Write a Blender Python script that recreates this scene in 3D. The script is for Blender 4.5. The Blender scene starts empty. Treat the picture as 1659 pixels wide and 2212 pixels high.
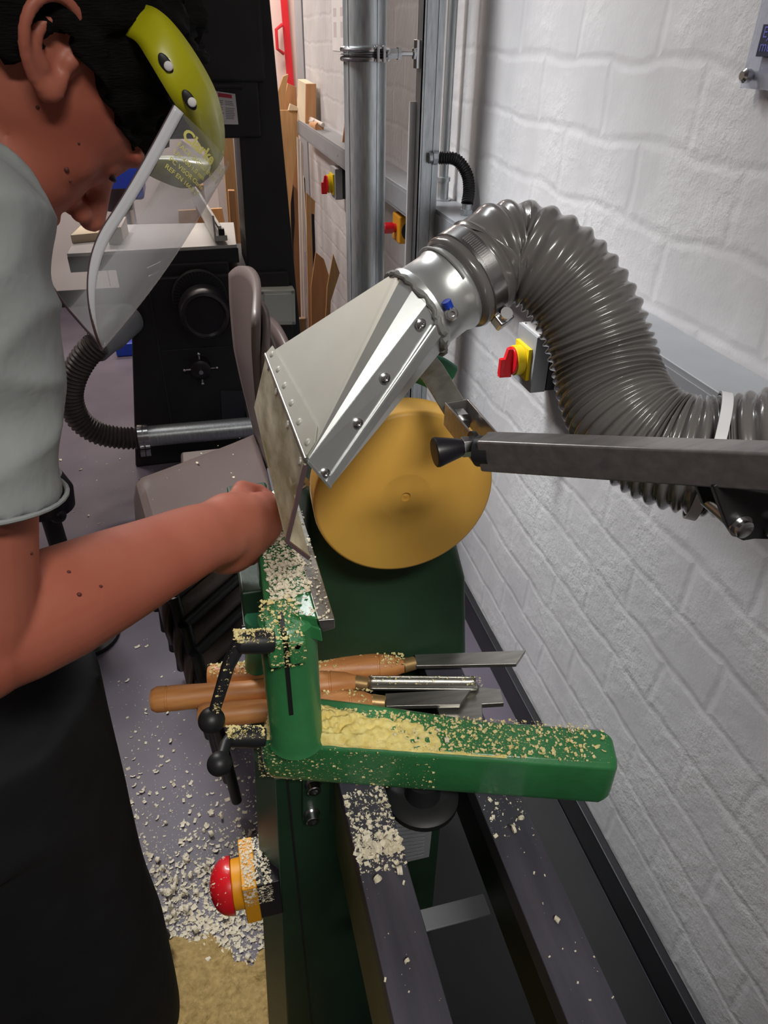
import bpy, math, random
import numpy as np
from mathutils import Vector, Matrix, noise
random.seed(7)
PI = math.pi
scene = bpy.context.scene
COL = scene.collection

# ------------------------------------------------------------------ camera
FPX, CX, CY = 1532.0, 829.5, 1106.0
CAM = Vector((0.0, 0.0, 1.57))
ROT = Matrix(((0.96933419, 0.12623209, -0.21084755),
              (-0.24542318, 0.54124342, -0.80425308),
              (0.0125973, 0.83133688, 0.55562604)))      # camera -> world
cd = bpy.data.cameras.new('camera')
cam = bpy.data.objects.new('camera', cd)
COL.objects.link(cam)
cam.matrix_world = Matrix.Translation(CAM) @ ROT.to_4x4()
cd.sensor_fit = 'VERTICAL'
cd.sensor_height = 36.0
cd.lens = FPX / 2212.0 * 36.0
cd.clip_start = 0.02
cd.clip_end = 60
scene.camera = cam

def at(px, py, ax, val):
    """world point seen at a pixel of the photograph, on the plane ax = val"""
    d = ROT @ Vector(((px - CX) / FPX, -(py - CY) / FPX, -1.0))
    i = 'xyz'.index(ax)
    return CAM + d * ((val - CAM[i]) / d[i])

# ------------------------------------------------------------------ light
scene.view_settings.view_transform = 'Standard'
scene.view_settings.look = 'None'
scene.view_settings.gamma = 1.0
scene.view_settings.exposure = 0.0
w = bpy.data.worlds.new('world')
scene.world = w
w.use_nodes = True
w.node_tree.nodes['Background'].inputs[0].default_value = (0.75, 0.8, 1.0, 1)
w.node_tree.nodes['Background'].inputs[1].default_value = 0.035

def area(name, loc, sx, sy, power, color=(1, 0.98, 0.95), aim=None, spread=PI):
    l = bpy.data.lights.new(name, 'AREA')
    l.shape = 'RECTANGLE'
    l.size, l.size_y = sx, sy
    l.energy = power
    l.color = color
    l.spread = spread
    o = bpy.data.objects.new(name, l)
    COL.objects.link(o)
    o.location = loc
    if aim is not None:
        o.rotation_euler = (Vector(aim) - Vector(loc)).to_track_quat('-Z', 'Y').to_euler()
    return o
area('strip_light', (-0.25, 2.0, 2.78), 0.14, 1.3, 16, (0.97, 0.99, 1.0), aim=(0.52, 1.38, 1.15), spread=1.2)
area('strip_light', (0.30, -0.9, 2.78), 1.0, 0.2, 2.9, (1.0, 0.97, 0.90), aim=(0.22, 0.60, 0.95), spread=0.8)
area('strip_light', (-0.9, 3.4, 2.78), 0.3, 1.4, 60, (1.0, 0.90, 0.82))
area('strip_light', (0.0, 5.6, 2.78), 1.4, 0.3, 60, (1.0, 0.88, 0.80))

# ------------------------------------------------------------------ materials
def mat(name, color, rough=0.5, metal=0.0, var=0.0, vscale=8.0, bump=0.0, bscale=60.0, spec=0.5,
        stretch=(1, 1, 1), color2=None, trans=0.0, alpha=1.0, ior=1.45, detail=6.0, coat=0.0, bdist=0.002, sharp=None):
    m = bpy.data.materials.new(name)
    m.use_nodes = True
    nt = m.node_tree
    b = nt.nodes['Principled BSDF']
    b.inputs['Base Color'].default_value = (*color, 1)
    b.inputs['Roughness'].default_value = rough
    b.inputs['Metallic'].default_value = metal
    b.inputs['Specular IOR Level'].default_value = spec
    b.inputs['Transmission Weight'].default_value = trans
    b.inputs['Alpha'].default_value = alpha
    b.inputs['IOR'].default_value = ior
    b.inputs['Coat Weight'].default_value = coat
    if var > 0 or bump > 0 or color2:
        tc = nt.nodes.new('ShaderNodeTexCoord')
        mp = nt.nodes.new('ShaderNodeMapping')
        mp.inputs['Scale'].default_value = stretch
        nt.links.new(tc.outputs['Object'], mp.inputs[0])
    if var > 0 or color2:
        n = nt.nodes.new('ShaderNodeTexNoise')
        n.inputs['Scale'].default_value = vscale
        n.inputs['Detail'].default_value = detail
        nt.links.new(mp.outputs[0], n.inputs['Vector'])
        r = nt.nodes.new('ShaderNodeValToRGB')
        a, c = sharp if sharp else (0.3, 0.7)
        r.color_ramp.elements[0].position = a
        r.color_ramp.elements[1].position = c
        if color2:
            r.color_ramp.elements[0].color = (*color, 1)
            r.color_ramp.elements[1].color = (*color2, 1)
        else:
            r.color_ramp.elements[0].color = (*[max(0, x * (1 - var)) for x in color], 1)
            r.color_ramp.elements[1].color = (*[min(1, x * (1 + var)) for x in color], 1)
        nt.links.new(n.outputs['Fac'], r.inputs[0])
        nt.links.new(r.outputs[0], b.inputs['Base Color'])
    if bump > 0:
        n2 = nt.nodes.new('ShaderNodeTexNoise')
        n2.inputs['Scale'].default_value = bscale
        n2.inputs['Detail'].default_value = 5
        nt.links.new(mp.outputs[0], n2.inputs['Vector'])
        bp = nt.nodes.new('ShaderNodeBump')
        bp.inputs['Strength'].default_value = bump
        bp.inputs['Distance'].default_value = bdist
        nt.links.new(n2.outputs['Fac'], bp.inputs['Height'])
        nt.links.new(bp.outputs[0], b.inputs['Normal'])
    return m

def wall_mat():
    m = mat('painted_block', (0.60, 0.60, 0.62), 0.42, spec=0.35)
    nt = m.node_tree
    N, L = nt.nodes.new, nt.links.new
    b = nt.nodes['Principled BSDF']
    tc = N('ShaderNodeTexCoord')
    sep = N('ShaderNodeSeparateXYZ'); L(tc.outputs['Object'], sep.inputs[0])
    cmb = N('ShaderNodeCombineXYZ'); L(sep.outputs['Y'], cmb.inputs['X']); L(sep.outputs['Z'], cmb.inputs['Y'])
    nz = N('ShaderNodeTexNoise'); nz.inputs['Scale'].default_value = 6; nz.inputs['Detail'].default_value = 6
    L(tc.outputs['Object'], nz.inputs['Vector'])
    sc = N('ShaderNodeVectorMath'); sc.operation = 'SCALE'; sc.inputs['Scale'].default_value = 0.045
    L(nz.outputs['Color'], sc.inputs[0])
    ad = N('ShaderNodeVectorMath'); L(cmb.outputs[0], ad.inputs[0]); L(sc.outputs[0], ad.inputs[1])
    br = N('ShaderNodeTexBrick')
    br.inputs['Scale'].default_value = 1.0
    br.inputs['Brick Width'].default_value = 0.26
    br.inputs['Row Height'].default_value = 0.112
    br.inputs['Mortar Size'].default_value = 0.014
    br.inputs['Mortar Smooth'].default_value = 1.0
    br.inputs['Color1'].default_value = (1, 1, 1, 1)
    br.inputs['Color2'].default_value = (0.86, 0.86, 0.86, 1)
    br.inputs['Mortar'].default_value = (0.2, 0.2, 0.2, 1)
    L(ad.outputs[0], br.inputs['Vector'])
    n1 = N('ShaderNodeTexNoise'); n1.inputs['Scale'].default_value = 42; n1.inputs['Detail'].default_value = 8
    n1.inputs['Roughness'].default_value = 0.62
    L(tc.outputs['Object'], n1.inputs['Vector'])
    n3 = N('ShaderNodeTexNoise'); n3.inputs['Scale'].default_value = 5; n3.inputs['Detail'].default_value = 3
    L(tc.outputs['Object'], n3.inputs['Vector'])
    # rough patches: fine noise weighted by a broad one
    mul = N('ShaderNodeMath'); mul.operation = 'MULTIPLY'
    rp = N('ShaderNodeMapRange'); rp.inputs['From Min'].default_value = 0.42; rp.inputs['From Max'].default_value = 0.68
    rp.inputs['To Min'].default_value = 0.25; rp.inputs['To Max'].default_value = 1.3
    L(n3.outputs['Fac'], rp.inputs['Value'])
    L(n1.outputs['Fac'], mul.inputs[0]); L(rp.outputs[0], mul.inputs[1])
    bw = N('ShaderNodeRGBToBW'); L(br.outputs['Color'], bw.inputs[0])
    m2 = N('ShaderNodeMath'); m2.operation = 'MULTIPLY'; m2.inputs[1].default_value = 0.42; L(bw.outputs[0], m2.inputs[0])
    a2 = N('ShaderNodeMath'); a2.operation = 'ADD'; L(mul.outputs[0], a2.inputs[0]); L(m2.outputs[0], a2.inputs[1])
    bp = N('ShaderNodeBump'); bp.inputs['Strength'].default_value = 0.7; bp.inputs['Distance'].default_value = 0.005
    L(a2.outputs[0], bp.inputs['Height']); L(bp.outputs[0], b.inputs['Normal'])
    cr = N('ShaderNodeValToRGB')
    cr.color_ramp.elements[0].color = (0.54, 0.53, 0.545, 1); cr.color_ramp.elements[0].position = 0.25
    cr.color_ramp.elements[1].color = (0.68, 0.675, 0.685, 1); cr.color_ramp.elements[1].position = 0.7
    L(n3.outputs['Fac'], cr.inputs[0]); L(cr.outputs[0], b.inputs['Base Color'])
    return m

def floor_mat():
    m = mat('vinyl_floor', (0.085, 0.072, 0.098), 0.5, color2=(0.14, 0.118, 0.155), vscale=3.2, bump=0.1, bscale=90)
    return m

M = {}
M['wall'] = wall_mat()
M['floor'] = floor_mat()
M['seam'] = mat('seam_grey', (0.035, 0.035, 0.037), 0.6, var=0.1)
M['plaster'] = mat('plaster', (0.72, 0.66, 0.62), 0.8, var=0.05, vscale=4)
M['ceiling'] = mat('ceiling_white', (0.6, 0.6, 0.6), 0.9, var=0.03)
M['trunk'] = mat('grey_paint', (0.27, 0.28, 0.30), 0.45, var=0.06, vscale=12, bump=0.08, bscale=150)
M['black'] = mat('black_paint', (0.012, 0.012, 0.013), 0.5, var=0.3, vscale=6)
M['saw'] = mat('charcoal_paint', (0.018, 0.018, 0.019), 0.55, var=0.25, vscale=7, bump=0.08, bscale=200)
M['blackplastic'] = mat('black_plastic', (0.012, 0.010, 0.014), 0.38, var=0.2, vscale=15)
M['skirt'] = mat('black_skirting', (0.010, 0.010, 0.013), 0.45, var=0.3, vscale=9)
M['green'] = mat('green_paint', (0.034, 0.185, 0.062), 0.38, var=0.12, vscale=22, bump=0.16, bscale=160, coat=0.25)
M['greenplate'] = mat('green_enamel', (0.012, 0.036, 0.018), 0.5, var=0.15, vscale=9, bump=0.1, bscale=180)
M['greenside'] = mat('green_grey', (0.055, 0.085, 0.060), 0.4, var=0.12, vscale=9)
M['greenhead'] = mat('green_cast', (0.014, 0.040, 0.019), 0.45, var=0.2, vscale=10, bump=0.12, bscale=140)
M['greenlight'] = mat('green_bright', (0.05, 0.26, 0.13), 0.35, var=0.1, vscale=12)
M['way'] = mat('ground_steel', (0.075, 0.072, 0.095), 0.5, metal=0.45, color2=(0.11, 0.102, 0.13), vscale=5, stretch=(14, 1.5, 4), bump=0.05, bscale=120)
M['galv'] = mat('galvanised', (0.42, 0.45, 0.47), 0.36, metal=0.85, color2=(0.60, 0.63, 0.65), vscale=26, stretch=(6, 6, 0.8), bump=0.05, bscale=90)
M['zinc'] = mat('zinc_sheet', (0.60, 0.62, 0.62), 0.33, metal=0.8, color2=(0.72, 0.74, 0.74), vscale=14, bump=0.03, bscale=60)
M['zinctop'] = mat('dusty_zinc', (0.52, 0.51, 0.44), 0.55, metal=0.45, color2=(0.62, 0.62, 0.58), vscale=7, bump=0.03, bscale=80)
M['steel'] = mat('bright_steel', (0.62, 0.62, 0.63), 0.22, metal=1.0, var=0.08, vscale=30)
M['brush'] = mat('brushed_steel', (0.30, 0.29, 0.27), 0.34, metal=0.9, color2=(0.42, 0.41, 0.38), vscale=20, stretch=(1, 8, 8))
M['arm'] = mat('arm_steel', (0.30, 0.285, 0.28), 0.34, metal=0.85, color2=(0.42, 0.39, 0.385), vscale=14, stretch=(2, 10, 10))
M['hose'] = mat('grey_pvc', (0.135, 0.125, 0.122), 0.24, var=0.06, vscale=9, spec=0.6, coat=0.55)
M['hosedark'] = mat('brown_pvc', (0.060, 0.048, 0.044), 0.4, var=0.1, vscale=9, spec=0.5)
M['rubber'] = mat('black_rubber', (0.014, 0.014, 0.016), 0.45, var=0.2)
M['seal'] = mat('sealant', (0.20, 0.20, 0.19), 0.6, var=0.15, bump=0.5, bscale=180, vscale=60)
M['boxgrey'] = mat('grey_enclosure', (0.33, 0.34, 0.36), 0.5, var=0.05)
M['paper'] = mat('printed_paper', (0.72, 0.70, 0.70), 0.75, var=0.04)
M['ink'] = mat('ink_grey', (0.25, 0.22, 0.25), 0.7, var=0.1)
M['redink'] = mat('ink_red', (0.55, 0.05, 0.08), 0.7, var=0.1)
M['yellow'] = mat('yellow_plastic', (0.83, 0.60, 0.01), 0.4, var=0.05)
M['amber'] = mat('amber_plastic', (0.75, 0.33, 0.01), 0.45, var=0.05)
M['red'] = mat('red_plastic', (0.68, 0.012, 0.02), 0.32, var=0.08, coat=0.3)
M['blue'] = mat('blue_plastic', (0.01, 0.045, 0.40), 0.35, var=0.1)
M['boxcream'] = mat('cream_enclosure', (0.55, 0.58, 0.52), 0.5, var=0.04)
M['redpaint'] = mat('red_paint', (0.55, 0.02, 0.03), 0.4, var=0.1)
M['chair'] = mat('brown_polypropylene', (0.090, 0.064, 0.058), 0.42, var=0.1, vscale=5, bump=0.12, bscale=500, bdist=0.0006)
M['tabletop'] = mat('cast_table', (0.50, 0.49, 0.47), 0.4, metal=0.25, var=0.08, vscale=6)
M['discwood'] = mat('turned_wood', (0.66, 0.35, 0.06), 0.5, color2=(0.74, 0.43, 0.085), vscale=6, bump=0.04, bscale=40)
M['beech'] = mat('beech', (0.45, 0.17, 0.055), 0.42, color2=(0.60, 0.27, 0.09), vscale=9, stretch=(1.2, 16, 16), bump=0.06, bscale=70)
M['pine'] = mat('pine', (0.50, 0.27, 0.11), 0.6, color2=(0.62, 0.37, 0.17), vscale=6, stretch=(14, 14, 1.2))
M['ply'] = mat('plywood', (0.50, 0.24, 0.10), 0.6, color2=(0.60, 0.32, 0.15), vscale=5, stretch=(10, 10, 1))
M['endgrain'] = mat('pale_timber', (0.72, 0.60, 0.42), 0.7, var=0.08)
M['dowel'] = mat('pale_dowel', (0.66, 0.58, 0.52), 0.6, var=0.08)
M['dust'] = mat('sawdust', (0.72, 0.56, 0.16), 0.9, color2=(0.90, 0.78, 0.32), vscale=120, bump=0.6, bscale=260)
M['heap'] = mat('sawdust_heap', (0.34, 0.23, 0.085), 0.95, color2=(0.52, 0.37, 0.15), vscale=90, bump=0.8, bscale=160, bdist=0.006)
M['chip'] = mat('wood_shaving', (0.72, 0.64, 0.48), 0.8, color2=(0.82, 0.76, 0.62), vscale=30)
M['chipy'] = mat('yellow_shaving', (0.66, 0.55, 0.22), 0.85, color2=(0.80, 0.70, 0.38), vscale=60)
M['skin'] = mat('skin', (0.38, 0.098, 0.062), 0.5, color2=(0.49, 0.165, 0.108), vscale=9, bump=0.12, bscale=240, detail=3, bdist=0.0008)
M['skin'].node_tree.nodes['Principled BSDF'].inputs['Subsurface Weight'].default_value = 0.12
M['skin'].node_tree.nodes['Principled BSDF'].inputs['Subsurface Radius'].default_value = (0.012, 0.004, 0.002)
M['hair'] = mat('dark_hair', (0.006, 0.005, 0.005), 0.85, spec=0.15, var=0.3, vscale=40, bump=0.6, bscale=150, stretch=(1, 1, 6))
M['shirt'] = mat('pale_cotton', (0.31, 0.325, 0.33), 0.85, var=0.05, vscale=5, bump=0.35, bscale=9, bdist=0.02)
M['apron'] = mat('black_cloth', (0.008, 0.008, 0.010), 0.85, var=0.3, vscale=14, bump=0.2, bscale=20, bdist=0.01)
M['visyellow'] = mat('visor_yellow', (0.43, 0.41, 0.008), 0.35, var=0.05, vscale=6, coat=0.2)
def tinted_clear(name, color, rough, op, spec=0.5, vary=None):
    """clear plastic sheet: mixes a see-through shader with a glossy coat"""
    m = bpy.data.materials.new(name)
    m.use_nodes = True
    nt = m.node_tree
    nt.nodes.remove(nt.nodes['Principled BSDF'])
    out = nt.nodes['Material Output']
    tr = nt.nodes.new('ShaderNodeBsdfTransparent'); tr.inputs[0].default_value = (*color, 1)
    pr = nt.nodes.new('ShaderNodeBsdfPrincipled')
    pr.inputs['Base Color'].default_value = (0.75, 0.76, 0.78, 1)
    pr.inputs['Roughness'].default_value = rough
    pr.inputs['Specular IOR Level'].default_value = spec
    fr = nt.nodes.new('ShaderNodeFresnel'); fr.inputs[0].default_value = 1.5
    ma = nt.nodes.new('ShaderNodeMath'); ma.operation = 'MULTIPLY_ADD'
    ma.inputs[1].default_value = 0.38; ma.inputs[2].default_value = op
    ma.use_clamp = True
    nt.links.new(fr.outputs[0], ma.inputs[0])
    mx = nt.nodes.new('ShaderNodeMixShader')
    if vary:
        pr.inputs['Base Color'].default_value = (*vary[0], 1)
        tc = nt.nodes.new('ShaderNodeTexCoord')
        n = nt.nodes.new('ShaderNodeTexNoise'); n.inputs['Scale'].default_value = vary[1]; n.inputs['Detail'].default_value = 7
        mp = nt.nodes.new('ShaderNodeMapping'); mp.inputs['Scale'].default_value = vary[4]
        nt.links.new(tc.outputs['Object'], mp.inputs[0]); nt.links.new(mp.outputs[0], n.inputs['Vector'])
        mr = nt.nodes.new('ShaderNodeMapRange')
        mr.inputs['From Min'].default_value = 0.38; mr.inputs['From Max'].default_value = 0.62
        mr.inputs['To Min'].default_value = vary[2]; mr.inputs['To Max'].default_value = vary[3]
        nt.links.new(n.outputs['Fac'], mr.inputs['Value'])
        nt.links.new(mr.outputs[0], ma.inputs[2])
    nt.links.new(ma.outputs[0], mx.inputs[0])
    nt.links.new(tr.outputs[0], mx.inputs[1])
    nt.links.new(pr.outputs[0], mx.inputs[2])
    nt.links.new(mx.outputs[0], out.inputs[0])
    return m
M['clear'] = tinted_clear('clear_polycarbonate', (0.93, 0.94, 0.97), 0.10, 0.11)
M['acrylic'] = tinted_clear('clear_acrylic', (0.85, 0.86, 0.92), 0.12, 0.10)
M['dusty'] = tinted_clear('dust_coated_perspex', (0.86, 0.84, 0.70), 0.45, 0.4,
                          vary=((0.60, 0.545, 0.40), 22, 0.10, 0.95, (1.6, 0.45, 1)))
M['rim'] = mat('sheet_edge', (0.62, 0.62, 0.66), 0.3, var=0.05)
M['edge'] = mat('perspex_edge', (0.10, 0.065, 0.07), 0.3, var=0.1)

# ------------------------------------------------------------------ mesh helpers
class MB:
    def __init__(s):
        s.v, s.f = [], []
    def add(s, vs, fs):
        o = len(s.v)
        s.v += [Vector(x) for x in vs]
        s.f += [tuple(i + o for i in f) for f in fs]
        return s
    def hexa(s, p):
        """8 corners: bottom ring 0-3, top ring 4-7"""
        return s.add(p, [(3, 2, 1, 0), (4, 5, 6, 7), (0, 1, 5, 4), (1, 2, 6, 5), (2, 3, 7, 6), (3, 0, 4, 7)])
    def box(s, a, b):
        x0, y0, z0 = a; x1, y1, z1 = b
        return s.hexa([(x0, y0, z0), (x1, y0, z0), (x1, y1, z0), (x0, y1, z0),
                       (x0, y0, z1), (x1, y0, z1), (x1, y1, z1), (x0, y1, z1)])
    def obox(s, c, ux, uy, uz):
        """box from centre and three half-extent vectors"""
        c, ux, uy, uz = map(Vector, (c, ux, uy, uz))
        return s.hexa([c - ux - uy - uz, c + ux - uy - uz, c + ux + uy - uz, c - ux + uy - uz,
                       c - ux - uy + uz, c + ux - uy + uz, c + ux + uy + uz, c - ux + uy + uz])
    def prism(s, poly, vec):
        n = len(poly); vec = Vector(vec)
        P = [Vector(p) for p in poly]
        return s.add(P + [p + vec for p in P],
                     [tuple(range(n - 1, -1, -1)), tuple(range(n, 2 * n))] +
                     [(i, (i + 1) % n, n + (i + 1) % n, n + i) for i in range(n)])
    def bar(s, a, b, w, h, up=(0, 0, 1)):
        a, b = Vector(a), Vector(b)
        d = (b - a).normalized()
        x = d.cross(Vector(up)).normalized()
        z = x.cross(d).normalized()
        return s.obox((a + b) / 2, x * w / 2, (b - a) / 2, z * h / 2)
    def tube(s, pts, r, n=16, caps=True, closed=False, flat=None):
        P = [Vector(p) for p in pts]
        m = len(P)
        R = r if isinstance(r, (list, tuple)) else [r] * m
        T = []
        for i in range(m):
            if closed:
                T.append((P[(i + 1) % m] - P[i - 1]).normalized())
            else:
                d = P[min(i + 1, m - 1)] - P[max(i - 1, 0)]
                if d.length < 1e-9:
                    d = P[-1] - P[0]
                T.append(d.normalized())
        ref = Vector((0, 0, 1)) if abs(T[0].z) < 0.9 else Vector((1, 0, 0))
        u = T[0].cross(ref).normalized()
        vs, fs = [], []
        for i in range(m):
            if i:
                u = (u - T[i] * u.dot(T[i]))
                u = u.normalized() if u.length > 1e-6 else T[i].orthogonal().normalized()
            vv = T[i].cross(u)
            for k in range(n):
                a = 2 * PI * k / n
                cu, cv = math.cos(a) * R[i], math.sin(a) * R[i]
                if flat:
                    cv *= flat
                vs.append(P[i] + u * cu + vv * cv)
        q = m if closed else m - 1
        for i in range(q):
            for k in range(n):
                a, b = i * n + k, i * n + (k + 1) % n
                c, d = ((i + 1) % m) * n + (k + 1) % n, ((i + 1) % m) * n + k
                fs.append((a, b, c, d))
        if caps and not closed:
            fs.append(tuple(range(n - 1, -1, -1)))
            fs.append(tuple(range((m - 1) * n, m * n)))
        return s.add(vs, fs)
    def cyl(s, a, b, r0, r1=None, n=24):
        return s.tube([a, b], [r0, r0 if r1 is None else r1], n)
    def lathe(s, a, axis, prof, n=32):
        a, ax = Vector(a), Vector(axis).normalized()
        # repeat points a hair apart so that steps stay crisp
        return s.tube([a + ax * t for t, _ in prof], [max(r, 1e-5) for _, r in prof], n) if all(
            prof[i + 1][0] > prof[i][0] for i in range(len(prof) - 1)) else s._revolve(a, ax, prof, n)
    def _revolve(s, a, ax, prof, n):
        a, ax = Vector(a), Vector(ax).normalized()
        u = ax.orthogonal().normalized(); v = ax.cross(u)
        vs, fs = [], []
        for t, r in prof:
            for k in range(n):
                an = 2 * PI * k / n
                vs.append(a + ax * t + (u * math.cos(an) + v * math.sin(an)) * max(r, 1e-5))
        for i in range(len(prof) - 1):
            for k in range(n):
                fs.append((i * n + k, i * n + (k + 1) % n, (i + 1) * n + (k + 1) % n, (i + 1) * n + k))
        fs.append(tuple(range(n - 1, -1, -1)))
        fs.append(tuple(range((len(prof) - 1) * n, len(prof) * n)))
        return s.add(vs, fs)
    def ell(s, c, ax, ay, az, nu=24, nv=14):
        """ellipsoid from centre and three semi-axis vectors"""
        c, ax, ay, az = map(Vector, (c, ax, ay, az))
        vs = [c + az]
        for i in range(1, nv):
            p = PI * i / nv
            for k in range(nu):
                a = 2 * PI * k / nu
                vs.append(c + (ax * math.cos(a) + ay * math.sin(a)) * math.sin(p) + az * math.cos(p))
        vs.append(c - az)
        fs = [(0, 1 + k, 1 + (k + 1) % nu) for k in range(nu)]
        for i in range(nv - 2):
            for k in range(nu):
                a, b = 1 + i * nu + k, 1 + i * nu + (k + 1) % nu
                fs.append((a, a + nu, b + nu, b))
        e = len(vs) - 1
        st = 1 + (nv - 2) * nu
        fs += [(e, st + (k + 1) % nu, st + k) for k in range(nu)]
        return s.add(vs, fs)
    def sph(s, c, r, nu=24, nv=14):
        return s.ell(c, (r, 0, 0), (0, r, 0), (0, 0, r), nu, nv)
    def torus(s, c, axis, R, r, n=40, m=10):
        ax = Vector(axis).normalized(); u = ax.orthogonal().normalized(); v = ax.cross(u); c = Vector(c)
        return s.tube([c + (u * math.cos(2 * PI * k / n) + v * math.sin(2 * PI * k / n)) * R for k in range(n)], r, m, closed=True)
    def grid(s, fn, nu, nv):
        vs = [fn(i / nu, j / nv) for j in range(nv + 1) for i in range(nu + 1)]
        fs = [(j * (nu + 1) + i, j * (nu + 1) + i + 1, (j + 1) * (nu + 1) + i + 1, (j + 1) * (nu + 1) + i)
              for j in range(nv) for i in range(nu)]
        return s.add(vs, fs)

ROOT = {}
def obj(name, mb, m, parent=None, bevel=0.0, angle=35, thick=0.0, segs=2, smooth=True, label=None, weld=False):
    me = bpy.data.meshes.new(name)
    off = ROOT.get(parent.name, Vector((0, 0, 0))) if parent is not None else Vector((0, 0, 0))
    me.from_pydata([v - off for v in mb.v], [], mb.f)
    import bmesh
    bm = bmesh.new(); bm.from_mesh(me)
    if weld:
        bmesh.ops.remove_doubles(bm, verts=bm.verts, dist=1e-5)
    bmesh.ops.recalc_face_normals(bm, faces=bm.faces)
    bm.to_mesh(me); bm.free()
    me.materials.append(m)
    if smooth:
        me.shade_smooth()
        me.set_sharp_from_angle(angle=math.radians(angle))
    o = bpy.data.objects.new(name, me)
    COL.objects.link(o)
    if parent is not None:
        o.parent = parent
        ROOT[o.name] = off
    if thick:
        md = o.modifiers.new('s', 'SOLIDIFY'); md.thickness = thick; md.offset = 0
    if bevel:
        md = o.modifiers.new('b', 'BEVEL'); md.width = bevel; md.segments = segs; md.limit_method = 'ANGLE'
        md.angle_limit = math.radians(30); md.harden_normals = True
    if label:
        o['label'] = label
    return o

def tag(o, label, cat, group=None, kind=None):
    if label: o['label'] = label
    if cat: o['category'] = cat
    if group: o['group'] = group
    if kind: o['kind'] = kind
    return o

def thing(name, label, cat, loc=(0, 0, 0), group=None, kind=None):
    o = bpy.data.objects.new(name, None)
    o.empty_display_size = 0.05
    COL.objects.link(o)
    o.location = loc
    ROOT[o.name] = Vector(loc)
    return tag(o, label, cat, group, kind)

def struct(name, mb, m, label=None, **k):
    o = obj(name, mb, m, **k)
    o['kind'] = 'structure'
    if label: o['label'] = label
    return o

def catmull(pts, n=8):
    P = [Vector(p) for p in pts]
    P = [2 * P[0] - P[1]] + P + [2 * P[-1] - P[-2]]
    out = []
    for i in range(1, len(P) - 2):
        for k in range(n):
            t = k / n
            a, b, c, d = P[i - 1], P[i], P[i + 1], P[i + 2]
            out.append(0.5 * (2 * b + (c - a) * t + (2 * a - 5 * b + 4 * c - d) * t * t + (3 * b - a - 3 * c + d) * t ** 3))
    out.append(P[-2].copy())
    return out

def resample(path, n):
    L = [0.0]
    for a, b in zip(path, path[1:]):
        L.append(L[-1] + (b - a).length)
    out, j = [], 0
    for i in range(n):
        t = L[-1] * i / (n - 1)
        while j < len(L) - 2 and L[j + 1] < t:
            j += 1
        k = (t - L[j]) / max(1e-9, L[j + 1] - L[j])
        out.append(path[j].lerp(path[j + 1], min(1, max(0, k))))
    return out, L[-1]

def corrugated(path, radii, pitch_fn, amp, per=8, nseg=36, power=1.0):
    """ribbed hose along a path; pitch_fn(s 0..1) gives the rib pitch"""
    fine, L = resample(path, 1200)
    s, pts, rr = 0.0, [], []
    phase = 0.0
    while s < L:
        t = s / L
        p = pitch_fn(t)
        i = min(1199, int(t * 1199))
        pts.append(fine[i].lerp(fine[min(1199, i + 1)], t * 1199 - i) if i < 1199 else fine[i])
        rb = radii[0] + (radii[1] - radii[0]) * t
        c = 0.5 + 0.5 * math.cos(phase * 2 * PI)
        rr.append(rb - amp * (1 - c) ** power)
        s += p / per
        phase += 1 / per
    return MB().tube(pts, rr, nseg)

def chips(region, n, size, seed, up=(0, 0, 1), curl=0.35):
    """n small bent flakes; region() gives a point on the surface"""
    rnd = random.Random(seed)
    mb = MB()
    up = Vector(up)
    for _ in range(n):
        p = region(rnd)
        if p is None:
            continue
        p = Vector(p)
        q = rnd.random()
        sz = size * (0.35 + 1.2 * q ** 4 * 2)
        a = rnd.uniform(0, 2 * PI)
        tang = Vector((math.cos(a), math.sin(a), 0))
        tang = (tang - up * tang.dot(up)).normalized()
        side = up.cross(tang)
        tilt = rnd.uniform(-0.5, 0.5)
        nrm = (up + side * tilt + tang * rnd.uniform(-.4, .4)).normalized()
        wd = sz * rnd.uniform(0.35, 0.8)
        side = nrm.cross(tang).normalized()
        c = rnd.uniform(0.1, curl) * sz
        base = p + up * (sz * 0.12)
        vs = [base - tang * sz / 2 - side * wd / 2 + nrm * c, base - tang * sz / 2 + side * wd / 2 + nrm * c,
              base - side * wd / 2, base + side * wd / 2,
              base + tang * sz / 2 - side * wd / 2 + nrm * c, base + tang * sz / 2 + side * wd / 2 + nrm * c]
        mb.add(vs, [(0, 1, 3, 2), (2, 3, 5, 4)])
    return mb

def curls(points, r, w, seed, up=(0, 0, 1)):
    """spiral shavings lying at points"""
    rnd = random.Random(seed)
    mb = MB()
    for p in points:
        p = Vector(p)
        a = rnd.uniform(0, PI); ax = Vector((math.cos(a), math.sin(a), 0)); sd = Vector((0, 0, 1)).cross(ax)
        turns = rnd.uniform(0.7, 1.8); n = int(10 * turns) + 3
        vs, fs = [], []
        rad = r * rnd.uniform(0.6, 1.3)
        for k in range(n):
            t = 2 * PI * turns * k / (n - 1)
            rr = rad * (1 - 0.25 * k / n)
            c = p + sd * math.cos(t) * rr + Vector((0, 0, 1)) * (rad + math.sin(t) * rr) + ax * (w * 0.9 * turns * k / n)
            vs += [c - ax * w / 2, c + ax * w / 2]
            if k:
                fs.append((2 * k - 2, 2 * k - 1, 2 * k + 1, 2 * k))
        mb.add(vs, fs)
    return mb

def screw(mb, p, axis, r=0.003, h=0.002):
    p, ax = Vector(p), Vector(axis).normalized()
    mb._revolve(p, ax, [(0, r), (h * .5, r), (h, r * .75), (h, r * .4), (h * .5, r * .36)], 12)
    return mb

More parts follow.
